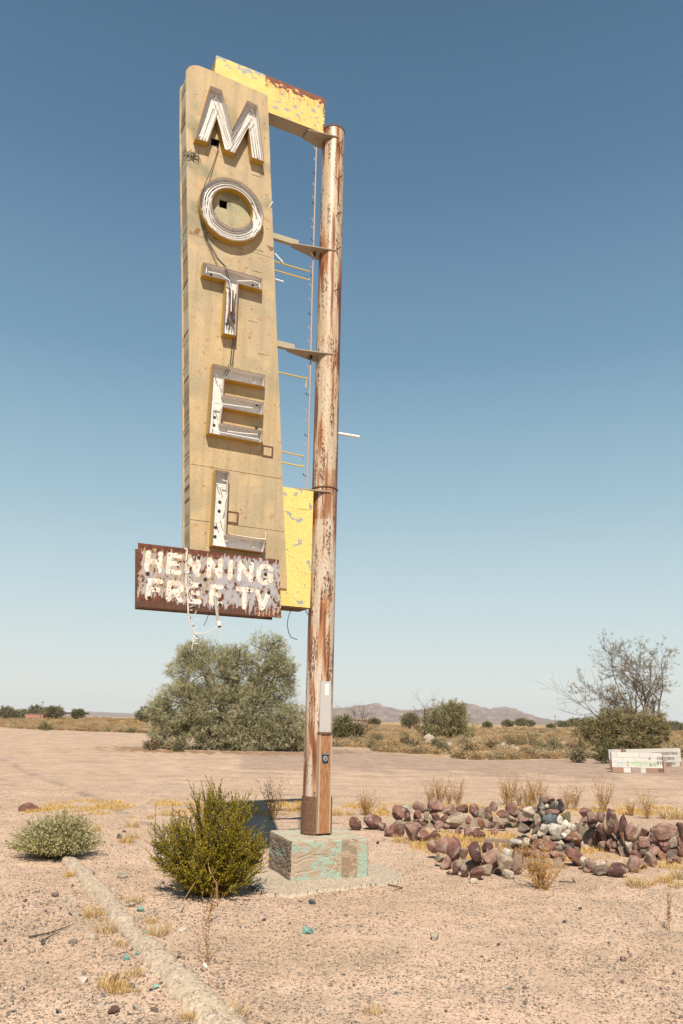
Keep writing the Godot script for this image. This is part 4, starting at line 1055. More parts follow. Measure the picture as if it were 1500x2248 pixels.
func build_stones() -> void:
	make_ico(2)
	var r := thing("stone_wall", "low mortared wall of purple stones behind the dry planting bed", "stone wall", Vector3(1.9, 0, -13.2))
	mortar(r, [[0.95, 12.9], [1.6, 13.4], [2.3, 13.55], [3.0, 13.6], [3.6, 13.6]], 0.12, 0.15, 1)
	pile(r, REAR, 100)
	var f := thing("stone_wall", "tumbled front wall of the bed, big maroon boulders beside a bushy weed", "stone wall", Vector3(1.8, 0, -9.4))
	mortar(f, [[1.4, 9.75], [1.6, 9.55], [1.85, 9.5], [2.2, 9.75], [2.75, 9.85]], 0.1, 0.1, 2)
	pile(f, FRONT, 300)
	var c := thing("stone_cairn", "small cairn of white and grey stones with a blue-grey slab", "cairn", Vector3(2.9, 0, -10.6))
	var core := MB.new()
	core.tube([Vector3(0, -0.03, -0.2), Vector3(0, 0.25, -0.2), Vector3(0, 0.5, -0.19), Vector3(-0.02, 0.68, -0.19)], 0.27, 0.07, 14, Color(0.42, 0.34, 0.27))
	var cc := put(core.mesh(), "mortar", M.rock, c)
	var cx := 0.0
	for s in CAIRN:
		cx += s[0]
	cx /= CAIRN.size()
	c.position = Vector3(cx, 0, -CAIRN[0][2])
	var bent := []
	for s in CAIRN:                                       # wrap the stones round the core
		var o: float = (s[0] - cx)
		var y: float = s[1]
		var rad := lerpf(0.42, 0.13, clampf(y / 0.72, 0, 1))
		bent.append([s[0], s[1], s[2] - sqrt(maxf(rad * rad - minf(o * o, rad * rad * 0.95), 0.0)) + 0.16, s[3], s[4], s[5]])
	cc.position = Vector3(0, 0, 0.0)
	pile(c, bent, 500, 1.12)
	for k in 22:                                          # stones on the cairn's far side
		var an := PI + PI * (k % 8) / 7.0
		var y := 0.06 + 0.2 * (k / 8)
		var rad := lerpf(0.42, 0.16, y / 0.72)
		var o := put(stone_mesh(700 + k, Vector3(0.17, 0.15, 0.14), STONE[[0, 3, 9, 8, 2][k % 5]], 0.15), "stone", M.rock, c)
		o.position = Vector3(cos(an) * rad, y, -0.2 + sin(an) * rad)
	var w := thing("stone_wall", "curving wall of slanted maroon stones beyond the cairn", "stone wall", Vector3(4.2, 0, -10.4))
	mortar(w, [[3.6, 12.0], [3.75, 11.5], [3.98, 11.05], [4.3, 10.78], [4.7, 10.68], [5.3, 10.6]], 0.27, 0.1, 3)
	pile(w, RIGHTW, 900, 1.14)
	# the hollow concrete block standing in the bed
	var cb := MB.new()
	var tone := Color(0.42, 0.3, 0.25)
	for q in [[-0.17, -0.085, 0.12], [-0.015, 0.015, 0.12], [0.14, 0.17, 0.12]]:
		cb.box(Vector3(q[0], 0, -0.07), Vector3(maxf(q[1], q[0] + 0.03), 0.17, 0.07), tone)
	cb.box(Vector3(-0.17, 0.17, -0.07), Vector3(0.17, 0.195, 0.07), tone)
	cb.box(Vector3(-0.17, -0.02, -0.07), Vector3(0.17, 0.03, 0.07), tone)
	var co := put(cb.mesh(), "hollow_block", M.rock)
	co.position = Vector3(2.12, gh(2.12, 10.6), -10.6)
	co.rotation.y = -0.15
	tag(co, "hollow pinkish concrete block standing in the dry grass bed", "block")
	var ps := put(stone_mesh(61, Vector3(0.24, 0.07, 0.16), Color(0.74, 0.73, 0.71), 0.0, 5), "painted_stone", M.rock)
	ps.position = Vector3(2.52, 0.1, -11.1)
	tag(ps, "flat white painted stone resting in dry grass beside the cairn", "stone")
	# stones lying about
	var names := {3: ["pale stone", "pale angular stone lying on the open gravel"], 9: ["pale stone", "pale angular stone lying on the open gravel"], 4: ["pale stone", "pale angular stone lying on the open gravel"], 5: ["dark pebble", "small dark stone lying on the open gravel"], 6: ["grey stone", "small blue-grey stone lying on the open gravel"], 8: ["brown stone", "small grey-brown stone lying on the open gravel"], 1: ["dark stone", "small dark maroon stone lying on the open gravel"], 0: ["maroon stone", "purple rock lying alone on the far lot beside a thin kerb"]}
	var k := 0
	for s in LOOSE:
		k += 1
		var h: float = s[4]
		var o := put(stone_mesh(1500 + k, Vector3(s[3], h * 1.15, s[3] * 0.8), STONE[s[5]], 0.05, 9), "loose_stone", M.rock)
		o.position = Vector3(s[0], h * 0.3 + gh(s[0], s[2]), -s[2])
		var by_kerb: bool = absf(s[0] - (-0.2 - (s[2] - 4.0) * 0.53)) < 0.75 and s[2] < 10.5
		tag(o, names[s[5]][1].replace("on the open gravel", "beside the half buried kerb") if by_kerb else names[s[5]][1], "stone", "" if s[5] == 0 else names[s[5]][0] + ("s beside the kerb" if by_kerb else "s scattered on the gravel"))
	k = 0
	for s in CHIPS:
		k += 1
		var h: float = s[4]
		var o := put(stone_mesh(1700 + k, Vector3(s[3], maxf(h * 0.8, 0.03), s[3] * 0.7), Color(0.26, 0.5, 0.44), 0.05, 9), "concrete_chip", M.rock)
		o.position = Vector3(s[0], h * 0.25 + gh(s[0], s[2]), -s[2])
		tag(o, "broken chip of turquoise painted concrete lying on the gravel", "concrete chip", "turquoise chips on the gravel")

func build_base() -> void:
	# the footing block: board-marked concrete, cracked, with worn turquoise paint
	var o := thing("concrete_footing", "cracked concrete block with worn turquoise paint under the pole", "concrete block", Vector3(-0.468, 0, -8.58), deg_to_rad(21.0))
	var sx := 0.9
	var sy := 0.417
	var sz := 0.84
	var cracks := [[[0.0, 0.22], [0.05, 0.19], [0.18, 0.24], [0.33, 0.235], [0.5, 0.25]], [[0.5, 0.42], [0.515, 0.3], [0.5, 0.2], [0.55, 0.15], [0.53, 0.08]], [[0.52, 0.2], [0.44, 0.1]], [[0.08, 0.24], [0.2, 0.27], [0.4, 0.26]], [[0.05, 0.1], [0.25, 0.12]]]
	var mb := MB.new()
	var faces := [[Vector3(0, 0, 0), Vector3(sx, 0, 0), Vector3(0, sy, 0), Vector3(0, 0, 1), 110, 52], [Vector3(0, 0, -sz), Vector3(0, 0, sz), Vector3(0, sy, 0), Vector3(-1, 0, 0), 90, 52], [Vector3(0, sy, 0), Vector3(sx, 0, 0), Vector3(0, 0, -sz), Vector3(0, 1, 0), 80, 70], [Vector3(sx, 0, 0), Vector3(0, 0, -sz), Vector3(0, sy, 0), Vector3(1, 0, 0), 60, 34], [Vector3(sx, 0, -sz), Vector3(-sx, 0, 0), Vector3(0, sy, 0), Vector3(0, 0, -1), 60, 34]]
	for fi in faces.size():
		var f: Array = faces[fi]
		var nu: int = f[4]
		var nv: int = f[5]
		var k0 := mb.v.size()
		for j in nv + 1:
			for i in nu + 1:
				var p: Vector3 = f[0] + f[1] * (float(i) / nu) + f[2] * (float(j) / nv)
				var q := p
				q.y = maxf(q.y, -0.03)
				var c := Vector3(clampf(q.x, 0.03, sx - 0.03), minf(q.y, sy - 0.03), clampf(q.z, -sz + 0.03, -0.03))
				var off := q - c
				if off.length() > 0.0:
					q = c + off.normalized() * minf(off.length(), 0.03)
				var rough := 0.004 * noise_b.get_noise_3d(p.x * 6.0, p.y * 10.0, p.z * 6.0) + 0.005 * noise_a.get_noise_3d(p.x * 26.0, p.y * 40.0, p.z * 26.0)
				var deep := 0.0
				if fi < 2:
					var uu := p.x if fi == 0 else -p.z * 0.6
					for cr in cracks:
						for s in cr.size() - 1:
							deep = maxf(deep, sst(0.006, 0.0015, seg_dist(Vector2(uu + 0.012 * noise_b.get_noise_2d(p.y * 30.0, uu * 30.0), p.y), Vector2(cr[s][0], cr[s][1]), Vector2(cr[s + 1][0], cr[s + 1][1]))))
				if fi == 1: rough *= 2.2
				q += f[3] * (rough - deep * 0.008)
				var a := fb(p.x * 2.4 + fi * 9.0, p.y * 3.0 + p.z * 2.4)
				var b := fb2(p.x * 6.0 + fi * 5.0, p.y * 12.0 + p.z * 6.0)
				var col := Color(0.5, 0.41, 0.32).lerp(Color(0.42, 0.325, 0.245), a)
				if fi == 0:
					var t := sst(0.53, 0.68, a * 0.55 + b * 0.45 + sst(0.1, 0.03, p.y) * 0.3 + sst(0.75, 0.85, p.x) * 0.16 + sst(0.3, 0.36, p.y) * 0.05)
					col = col.lerp(Color(0.37, 0.52, 0.45), t * 0.75)
					if p.x > 0.58 and p.x < 0.76 and b > 0.32: col = col.lerp(Color(0.30, 0.20, 0.125), 0.75)
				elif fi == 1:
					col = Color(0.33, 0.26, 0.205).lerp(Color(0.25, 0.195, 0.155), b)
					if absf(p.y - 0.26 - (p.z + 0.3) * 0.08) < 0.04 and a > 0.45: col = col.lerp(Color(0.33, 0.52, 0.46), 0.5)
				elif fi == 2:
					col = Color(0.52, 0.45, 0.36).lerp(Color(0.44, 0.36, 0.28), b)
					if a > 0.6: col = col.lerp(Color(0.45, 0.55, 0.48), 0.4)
				mb.vert(q, f[3], col)
		for j in nv:
			for i in nu:
				var a := k0 + j * (nu + 1) + i
				mb.ix.append_array([a, a + nu + 1, a + 1, a + 1, a + nu + 1, a + nu + 2])
		for j in range(1, nv):
			for i in range(1, nu):
				var a := k0 + j * (nu + 1) + i
				var nn := (mb.v[a + nu + 1] - mb.v[a - nu - 1]).cross(mb.v[a + 1] - mb.v[a - 1]).normalized()
				mb.n[a] = nn if nn.dot(f[3]) > 0.0 else -nn
	mb.rewind = true
	put(mb.mesh(), "block", M.dull, o)
	# the thin slab it stands on
	var sl := MB.new()
	var ring := [[-0.98, 8.75], [-0.8, 8.2], [-0.6, 8.0], [-0.4, 8.0], [-0.2, 8.22], [0.2, 8.42], [0.56, 8.62], [0.75, 8.8], [0.7, 9.4], [0.2, 10.0], [-0.7, 9.9]]
	var pts := []
	for i in ring.size():
		for k in 6:
			var p := Vector2(ring[i][0], ring[i][1]).lerp(Vector2(ring[(i + 1) % ring.size()][0], ring[(i + 1) % ring.size()][1]), k / 6.0)
			pts.append(p + Vector2(noise_b.get_noise_2d(p.x * 9.0, p.y * 9.0), noise_b.get_noise_2d(p.y * 9.0, p.x * 9.0)) * 0.05)
	var mid := sl.vert(Vector3(-0.1, 0.03, -9.0), Vector3.UP, Color(0.63, 0.53, 0.425))
	for i in pts.size():
		var p: Vector2 = pts[i]
		var tone := 1.0
		sl.vert(Vector3(p.x, 0.024 + 0.008 * noise_b.get_noise_2d(p.x * 4.0, p.y * 4.0), -p.y), Vector3.UP, Color(0.63 * tone, 0.53 * tone, 0.425 * tone))
		sl.vert(Vector3(p.x, -0.04, -p.y), Vector3(0, 0.2, 1), Color(0.63 * tone, 0.53 * tone, 0.425 * tone))
	for i in pts.size():
		var a := mid + 1 + 2 * i
		var b := mid + 1 + 2 * ((i + 1) % pts.size())
		sl.ix.append_array([mid, a, b, a, a + 1, b, b, a + 1, b + 1])
	sl.rewind = true
	var so := put(sl.mesh(), "concrete_slab", M.concrete)
	tag(so, "thin broken concrete slab in the sand round the pole's footing", "concrete slab")
	# the half-buried kerb
	var kb := MB.new()
	var line := [[-4.87, 13.2], [-3.9, 11.1], [-2.94, 9.23], [-2.18, 7.82], [-1.53, 6.48], [-1.12, 5.73], [-0.8, 5.15], [-0.61, 4.82], [-0.25, 4.1]]
	var kp := []
	for i in line.size() - 1:
		for k in 40:
			kp.append(Vector2(line[i][0], line[i][1]).lerp(Vector2(line[i + 1][0], line[i + 1][1]), k / 40.0))
	var prof := [[-0.13, -0.03], [-0.095, 0.012], [-0.08, 0.045], [-0.055, 0.055], [-0.02, 0.056], [0.02, 0.056], [0.055, 0.054], [0.08, 0.042], [0.1, 0.006], [0.135, -0.03]]
	for i in kp.size():
		var a: Vector2 = kp[maxi(i - 1, 0)]
		var b: Vector2 = kp[mini(i + 1, kp.size() - 1)]
		var side := (b - a).normalized().orthogonal()
		var c: Vector2 = kp[i]
		var sunk := sst(9.4, 10.4, c.y) * 0.05 + 0.02 * sst(0.1, 0.5, noise_a.get_noise_2d(i * 0.03, 7.0))
		var wide := 0.85 + 0.3 * sst(7.0, 5.0, c.y)
		for j in prof.size():
			var q: Vector2 = c - side * prof[j][0] * wide * (1.0 + 0.4 * noise_b.get_noise_2d(i * 0.11, j * 0.3))
			var y: float = prof[j][1] * (1.0 + 0.35 * noise_b.get_noise_2d(i * 0.16 + 50.0, j * 0.5)) - sunk + gh(c.x, c.y)
			var tone := 1.0 + 0.3 * noise_a.get_noise_2d(i * 0.5, j * 0.8)
			kb.vert(Vector3(q.x, y, -q.y), Vector3.UP, Color(0.66, 0.54, 0.425) * tone)
	for i in kp.size() - 1:
		for j in prof.size() - 1:
			var a := i * prof.size() + j
			kb.ix.append_array([a, a + 1, a + prof.size(), a + 1, a + prof.size() + 1, a + prof.size()])
	var st := SurfaceTool.new()
	st.create_from(kb.mesh(), 0)
	st.generate_normals()
	var ko := put(st.commit(), "concrete_kerb", M.concrete)
	tag(ko, "half buried crumbling concrete kerb running through the gravel", "kerb")
# ---------------------------------------------------------------- plants
func rdir(rg: RandomNumberGenerator) -> Vector3:
	return Vector3(rg.randfn(), rg.randfn(), rg.randfn()).normalized()

func vary(c: Color, rg: RandomNumberGenerator, k := 0.2) -> Color:
	var f := 1.0 + rg.randf_range(-k, k)
	return Color(c.r * f, c.g * f, c.b * f)

func bough(mb: MB, rg: RandomNumberGenerator, a: Vector3, b: Vector3, r0: float, r1: float, col: Color, sag := 0.1) -> void:
	var pts := []
	var side := rdir(rg) * a.distance_to(b) * 0.08
	for k in 6:
		var f := k / 5.0
		pts.append(a.lerp(b, f) + side * sin(PI * f) + Vector3(0, sag * sin(PI * f) * a.distance_to(b), 0))
	mb.tube(pts, r0, r1, 6, col, false)

# feathery crown: lobes [x, y, rx, ry] round the tree's own base, filled with fine drooping sprays
func crown(lobes: Array, base: Vector3, count: int, ln: float, wd: float, cols: Array, rg: RandomNumberGenerator, per := 6, droop := 0.5, solid := 0.5) -> MB:
	var mb := MB.new()
	var area := 0.0
	for l in lobes:
		area += l[2] * l[3]
	for l in lobes:
		var rz: float = (l[2] + l[3]) * 0.45
		var c := Vector3(l[0], l[1], base.z + rg.randf_range(-0.3, 0.3) * rz) - base
		for k in int(count * l[2] * l[3] / area):
			var d := rdir(rg)
			var f := pow(rg.randf(), 1.0 / 3.0)
			f = lerpf(f, 1.0, solid * rg.randf())
			var lump := 1.0 + 0.55 * noise_b.get_noise_3d((c.x + d.x) * 1.9, (c.y + d.y) * 1.9, d.z * 1.9 + c.z)
			var p := c + Vector3(d.x * l[2], d.y * l[3], d.z * rz) * f * lump
			if p.y < 0.05:
				p.y = rg.randf_range(0.02, 0.3)
			if noise_a.get_noise_3d(p.x * 0.55 + 7.0, p.y * 0.75, p.z * 0.55) < -0.1 - 0.22 * rg.randf():
				continue
			var out := (d * 0.7 + Vector3(0, 0.35, 0) + rdir(rg) * 0.5).normalized()
			var col: Color = cols[mini(int(rg.randf() * cols.size()), cols.size() - 1)]
			if noise_a.get_noise_3d(p.x * 0.8, p.y * 0.8, p.z * 0.8) > 0.18:
				col = col.lerp(cols[-1], 0.6)
			for n in per:
				var dir := (out + rdir(rg) * 0.55 - Vector3(0, droop * rg.randf(), 0)).normalized()
				var sd := dir.cross(rdir(rg)).normalized()
				mb.leaf(p + rdir(rg) * ln * 0.3, dir, sd, ln * rg.randf_range(0.6, 1.3), wd, vary(col, rg))
	return mb

func lobed_tree(called: String, label: String, category: String, base: Vector3, lobes: Array, count: int, ln: float, wd: float, cols: Array, sd: int, trunk: float, group := "", per := 6) -> Node3D:
	var rg := RandomNumberGenerator.new()
	rg.seed = sd
	var o := thing(called, label, category, base, 0.0, group)
	var tr := MB.new()
	for l in lobes:
		bough(tr, rg, Vector3(rg.randf_range(-0.3, 0.3) * trunk * 5.0, -0.05, rg.randf_range(-0.3, 0.3) * trunk * 5.0), Vector3(l[0] - base.x, l[1] + l[3] * 0.2, rg.randf_range(-0.3, 0.3) * l[2]), trunk, trunk * 0.2, Color(0.13, 0.1, 0.08))
		if count > 1500:
			for k in 7:
				var c := Vector3(l[0] - base.x, l[1], 0)
				var e := c + rdir(rg) * Vector3(l[2], l[3], l[2]) * 1.12
				e.y = maxf(e.y, 0.1)
				bough(tr, rg, c, e, trunk * 0.25, 0.012, Color(0.17, 0.13, 0.1), 0.05)
	put(tr.mesh(), "trunk", M.dull, o)
	put(crown(lobes, base, count, ln, wd, cols, rg, per).mesh(), "crown", M.leaf, o)
	return o

func twig_tree(mb: MB, lf: MB, rg: RandomNumberGenerator, p: Vector3, dir: Vector3, ln: float, r: float, depth: int, leafy: float, cols: Array) -> void:
	var pts := [p]
	var d := dir
	var q := p
	var n := 5
	for k in n:
		d = (d + rdir(rg) * 0.16 + Vector3(0, 0.07, 0)).normalized()
		q += d * ln / n
		pts.append(q)
		if depth > 0 and k >= 1:
			for b in (1 if depth > 2 else 2):
				var bd := (d * 0.75 + rdir(rg) * 0.75).normalized()
				twig_tree(mb, lf, rg, q, bd, ln * rg.randf_range(0.4, 0.62), r * lerpf(1.0, 0.4, k / 5.0) * 0.55, depth - 1, leafy, cols)
		if depth <= 1 and rg.randf() < leafy:
			for m in 5:
				var ld := (d + rdir(rg) * 0.8).normalized()
				lf.leaf(q, ld, ld.cross(rdir(rg)).normalized(), rg.randf_range(0.14, 0.3), 0.022, vary(cols[rg.randi() % cols.size()], rg))
	mb.tube(pts, r, maxf(r * 0.4, 0.006), 5 if depth > 1 else 3, Color(0.12, 0.09, 0.07).lerp(Color(0.22, 0.16, 0.12), rg.randf()), false)

func creosote() -> void:
	var rg := RandomNumberGenerator.new()
	rg.seed = 4
	var o := thing("creosote_bush", "rounded olive green bush with tiny leaves beside the concrete footing", "bush", Vector3(-1.2, gh(-1.2, 8.0), -8.0))
	var st := MB.new()
	var lf := MB.new()
	for k in 175:
		var az := rg.randf() * TAU
		var tilt := pow(rg.randf(), 0.6) * 1.2
		var d := Vector3(sin(tilt) * cos(az), cos(tilt), sin(tilt) * sin(az))
		var ln := (1.1 - 0.3 * pow(tilt, 1.5)) * rg.randf_range(0.78, 0.97)
		if d.x > -0.3 and d.x < 0.05 and rg.randf() < 0.4: ln *= 1.07
		if d.x > 0.45: ln *= 0.93
		var pts := []
		var p := Vector3(rg.randf_range(-0.1, 0.1), -0.02, rg.randf_range(-0.1, 0.1))
		var dd := (d + Vector3(d.x, 0, d.z) * 0.25).normalized()
		for s in 9:
			pts.append(p)
			dd = (dd + Vector3(0, 0.055, 0) + rdir(rg) * 0.1).normalized()
			p += dd * ln / 8.0
		st.tube(pts, 0.007, 0.002, 4, Color(0.1, 0.085, 0.055), false)
		for t in 18:
			var f := rg.randf_range(0.16, 1.0)
			var i := mini(int(f * 8.0), 7)
			var pa: Vector3 = pts[i]
			var pb: Vector3 = pts[i + 1]
			var a := pa.lerp(pb, f * 8.0 - i)
			var td := ((pb - pa).normalized() + rdir(rg) * 0.75 + Vector3(0, 0.25, 0)).normalized()
			var tl := rg.randf_range(0.09, 0.24)
			st.tube([a, a + td * tl * 0.5, a + td * tl], 0.0025, 0.0012, 3, Color(0.13, 0.105, 0.06), false)
			var tone := Color(0.25, 0.2, 0.014).lerp(Color(0.35, 0.27, 0.03), rg.randf())
			if rg.randf() < 0.12: tone = Color(0.3, 0.25, 0.09)
			for q in 26:
				var b := a + td * tl * (q + 1.0) / 26.0
				var ld := (td * 0.5 + rdir(rg)).normalized()
				lf.leaf(b, ld, ld.cross(rdir(rg)).normalized(), rg.randf_range(0.013, 0.023), 0.0115, vary(tone, rg, 0.3))
	put(st.mesh(), "stems", M.dull, o)
	put(lf.mesh(), "foliage", M.leaf, o)
	o.scale = Vector3(0.86, 0.93, 0.86)
	# a dry vine caught in it, trailing to the ground
	var vn := MB.new()
	vn.tube([Vector3(0.0, 0.42, 0.42), Vector3(0.05, 0.3, 0.5), Vector3(0.14, 0.2, 0.55), Vector3(0.16, 0.05, 0.6), Vector3(0.1, 0.0, 0.68)], 0.008, 0.005, 5, Color(0.42, 0.27, 0.12))
	vn.tube([Vector3(0.0, 0.4, 0.42), Vector3(-0.1, 0.2, 0.55), Vector3(-0.2, 0.04, 0.7)], 0.005, 0.004, 5, Color(0.42, 0.27, 0.12))
	put(vn.mesh(), "dry_vine", M.dry, o)

func saltbush(called: String, label: String, at: Vector3, w: float, h: float, n: int, cols: Array, sd: int, leafsize: float, group := "") -> Node3D:
	var rg := RandomNumberGenerator.new()
	rg.seed = sd
	var o := thing(called, label, "bush", at, 0.0, group)
	var st := MB.new()
	var lf := MB.new()
	for k in n:
		var az := rg.randf() * TAU
		var tilt := pow(rg.randf(), 0.55) * 1.35
		var d := Vector3(sin(tilt) * cos(az), cos(tilt), sin(tilt) * sin(az))
		var e := Vector3(d.x * w * 0.5, d.y * h + 0.02, d.z * w * 0.45) * rg.randf_range(0.7, 1.05)
		var s := Vector3(e.x * 0.25, 0.0, e.z * 0.25)
		var m := s.lerp(e, 0.5) + Vector3(0, 0.06 * h, 0) + rdir(rg) * 0.03 * h
		st.tube([s, m, e], 0.006 * h + 0.001, 0.002, 3, Color(0.25, 0.19, 0.12), false)
		for q in 26:
			var f := rg.randf_range(0.35, 1.05)
			var b := (s.lerp(m, f * 2.0) if f < 0.5 else m.lerp(e, f * 2.0 - 1.0)) + rdir(rg) * 0.05 * h
			var ld := (d * 0.6 + rdir(rg)).normalized()
			lf.leaf(b, ld, ld.cross(rdir(rg)).normalized(), leafsize * rg.randf_range(0.7, 1.5), leafsize * 0.45, vary(cols[rg.randi() % cols.size()], rg))
	put(st.mesh(), "stems", M.dull, o)
	put(lf.mesh(), "foliage", M.leaf, o)
	return o

func dry_weed(sd: int, h: float, spread: float, stems: int, tone: Color) -> ArrayMesh:
	var rg := RandomNumberGenerator.new()
	rg.seed = sd
	var mb := MB.new()
	for k in stems:
		var az := rg.randf() * TAU
		var d := Vector3(cos(az) * spread * rg.randf(), 1.0, sin(az) * spread * rg.randf()).normalized()
		var pts := []
		var p := Vector3(rg.randf_range(-0.05, 0.05), -0.01, rg.randf_range(-0.05, 0.05))
		var ln := h * rg.randf_range(0.5, 1.1)
		for s in 6:
			pts.append(p)
			d = (d + rdir(rg) * 0.14).normalized()
			p += d * ln / 5.0
			if s > 0:
				for b in 2:
					var td := (d + rdir(rg) * 0.7).normalized()
					var tl := ln * rg.randf_range(0.1, 0.28)
					mb.tube([p, p + td * tl], 0.0022, 0.0012, 3, vary(tone, rg), false)
					for q in 4:
						var ld := rdir(rg)
						mb.leaf(p + td * tl * rg.randf(), ld, ld.cross(rdir(rg)).normalized(), 0.018, 0.009, vary(tone * 0.8, rg, 0.35))
		mb.tube(pts, 0.0038, 0.0018, 3, vary(tone, rg), false)
	return mb.mesh()

func grass_tuft(sd: int, h: float, w: float, blades: int, tone: Color) -> ArrayMesh:
	var rg := RandomNumberGenerator.new()
	rg.seed = sd
	var mb := MB.new()
	for k in blades:
		var az := rg.randf() * TAU
		var r := w * sqrt(rg.randf()) * 0.5
		var p := Vector3(cos(az) * r, -0.01, sin(az) * r)
		var d := Vector3(cos(az) * 0.55 * rg.randf() + rg.randfn() * 0.2, 1.0, sin(az) * 0.55 * rg.randf() + rg.randfn() * 0.2).normalized()
		var ln := h * rg.randf_range(0.4, 1.1)
		var sd2 := d.cross(rdir(rg)).normalized() * 0.0028
		var e := p + d * ln + Vector3(d.x, -0.25, d.z) * ln * 0.3
		var m := p + d * ln * 0.6
		var col := vary(tone, rg, 0.25)
		mb.quad(p - sd2, p + sd2, m + sd2 * 0.8, m - sd2 * 0.8, col)
		mb.tri(m - sd2 * 0.8, m + sd2 * 0.8, e, col)
	return mb.mesh()

func build_plants() -> void:
	creosote()
	saltbush("pale_saltbush", "low pale grey-green bush beside the buried kerb", Vector3(-3.4, gh(-3.4, 9.9), -9.9), 1.2, 0.52, 480, [Color(0.44, 0.41, 0.2), Color(0.37, 0.35, 0.15), Color(0.5, 0.46, 0.26)], 31, 0.028)
	var tam := [Color(0.4, 0.39, 0.23), Color(0.34, 0.36, 0.19), Color(0.43, 0.42, 0.26), Color(0.48, 0.43, 0.29)]
	var bx := -5.6
	lobed_tree("tamarisk_tree", "broad feathery grey-green tamarisk sweeping down to the ground", "tree", Vector3(bx, 0, -43.5), TAM, 32000, 0.22, 0.022, tam, 51, 0.16, "", 6)
	# the half-bare tree by the painted walls
	var rg := RandomNumberGenerator.new()
	rg.seed = 8
	var bt := thing("bare_tree", "tall half bare tree with several dark trunks behind the painted walls", "tree", Vector3(18.0, 0, -45.5))
	var tr := MB.new()
	var lf := MB.new()
	var lc := [Color(0.3, 0.25, 0.17), Color(0.24, 0.22, 0.12), Color(0.34, 0.27, 0.2)]
	for q in [[-0.5, -0.25, 3.5], [-0.15, -0.08, 4.0], [0.35, 0.06, 4.6], [0.6, 0.15, 4.3], [-0.8, -0.5, 2.4]]:
		twig_tree(tr, lf, rg, Vector3(q[0], -0.1, rg.randf_range(-0.5, 0.5)), Vector3(q[1] * 0.7, 1, rg.randf_range(-0.2, 0.2)).normalized(), q[2], 0.1, 3, 0.3, lc)
	put(tr.mesh(), "trunk", M.dull, bt)
	put(lf.mesh(), "crown", M.leaf, bt)
	var dl := thing("dead_limb", "bleached dead limb reaching out of the scrub below the bare tree", "branch", Vector3(16.6, 0.6, -44.0))
	var dm := MB.new()
	var dlf := MB.new()
	twig_tree(dm, dlf, rg, Vector3.ZERO, Vector3(-0.8, 0.62, 0.1).normalized(), 3.4, 0.05, 2, 0.1, lc)
	put(dm.mesh(), "branches", M.dull, dl)
	lobed_tree("thicket_bush", "dense olive thicket at the foot of the bare tree", "bush", Vector3(17.0, 0, -44.0), RBUSH, 5200, 0.25, 0.028, [Color(0.31, 0.3, 0.14), Color(0.24, 0.22, 0.11), Color(0.36, 0.29, 0.17)], 52, 0.06)
	lobed_tree("desert_tree", "small bushy tree with pale dead branches beside a white stump", "tree", Vector3(11.6, 0, -83.0), MIDTREE, 3600, 0.36, 0.05, [Color(0.34, 0.32, 0.17), Color(0.27, 0.265, 0.13), Color(0.4, 0.35, 0.22)], 53, 0.09)
	var sn := thing("dead_snag", "tall thin dead snag standing beside the small bushy tree", "branch", Vector3(9.2, 0, -82.0))
	var sm := MB.new()
	for q in [[0.25, 3.3], [-0.5, 2.2], [-0.8, 1.8]]:
		twig_tree(sm, dlf, rg, Vector3.ZERO, Vector3(q[0], 1, 0).normalized(), q[1], 0.06, 2, 0.0, lc)
	put(sm.mesh(), "branches", M.dull, sn)
	lobed_tree("pole_bush", "green bush with bare stems showing beside the sign pole far off", "bush", Vector3(0.6, 0, -70.0), POLEBUSH, 1800, 0.3, 0.045, [Color(0.2, 0.2, 0.09), Color(0.25, 0.24, 0.13)], 54, 0.05)
	var pb := thing("dead_snag", "bare grey branches leaning out of the far green bush", "branch", Vector3(1.5, 0, -69.0))
	var pm := MB.new()
	for q in [[0.9, 1.9], [0.5, 2.1], [-0.1, 2.3], [1.4, 1.8]]:
		twig_tree(pm, dlf, rg, Vector3.ZERO, Vector3(q[0], 1, 0).normalized(), q[1], 0.05, 2, 0.0, lc)
	put(pm.mesh(), "branches", M.dull, pb)
	# far trees along the horizon
	var far := [Color(0.2, 0.2, 0.12), Color(0.25, 0.24, 0.14), Color(0.28, 0.26, 0.17)]
	var fl := [["FARA", FARA, 330.0, "olive tree clump at the end of the far plain"], ["FARB", FARB, 380.0, "dark low row of trees before the far pink wall"], ["FARC", FARC, 360.0, "rounded tree standing behind the far pink wall"], ["FARD", FARD, 230.0, "round dark tree out on the plain past the tamarisk"], ["FARE", FARE, 200.0, "small round olive tree before the mountains"], ["FARF", FARF, 500.0, "low line of trees under the pale mountain"], ["FARG", FARG, 420.0, "dark flat-topped tree beside a pale far roof"], ["FARH", FARH, 600.0, "blue-green trees on the horizon beyond the sandy flat"], ["FARI", FARI, 300.0, "small dark tree on the horizon beyond the sandy flat"], ["FARL", FARL, 300.0, "small dark tree on the horizon just under the pale mountain"], ["FARJ", FARJ, 350.0, "grey-green trees on the horizon behind the bare tree"], ["FARK", FARK, 320.0, "small dark palms beside the long flat roof"]]
	for f in fl:
		var l: Array = f[1]
		lobed_tree("far_tree", f[3], "tree", Vector3(l[0][0], 0, -f[2]), l, 900, f[2] * 0.0035, f[2] * 0.0007, far, 60 + int(f[2]), 0.25, "", 4)
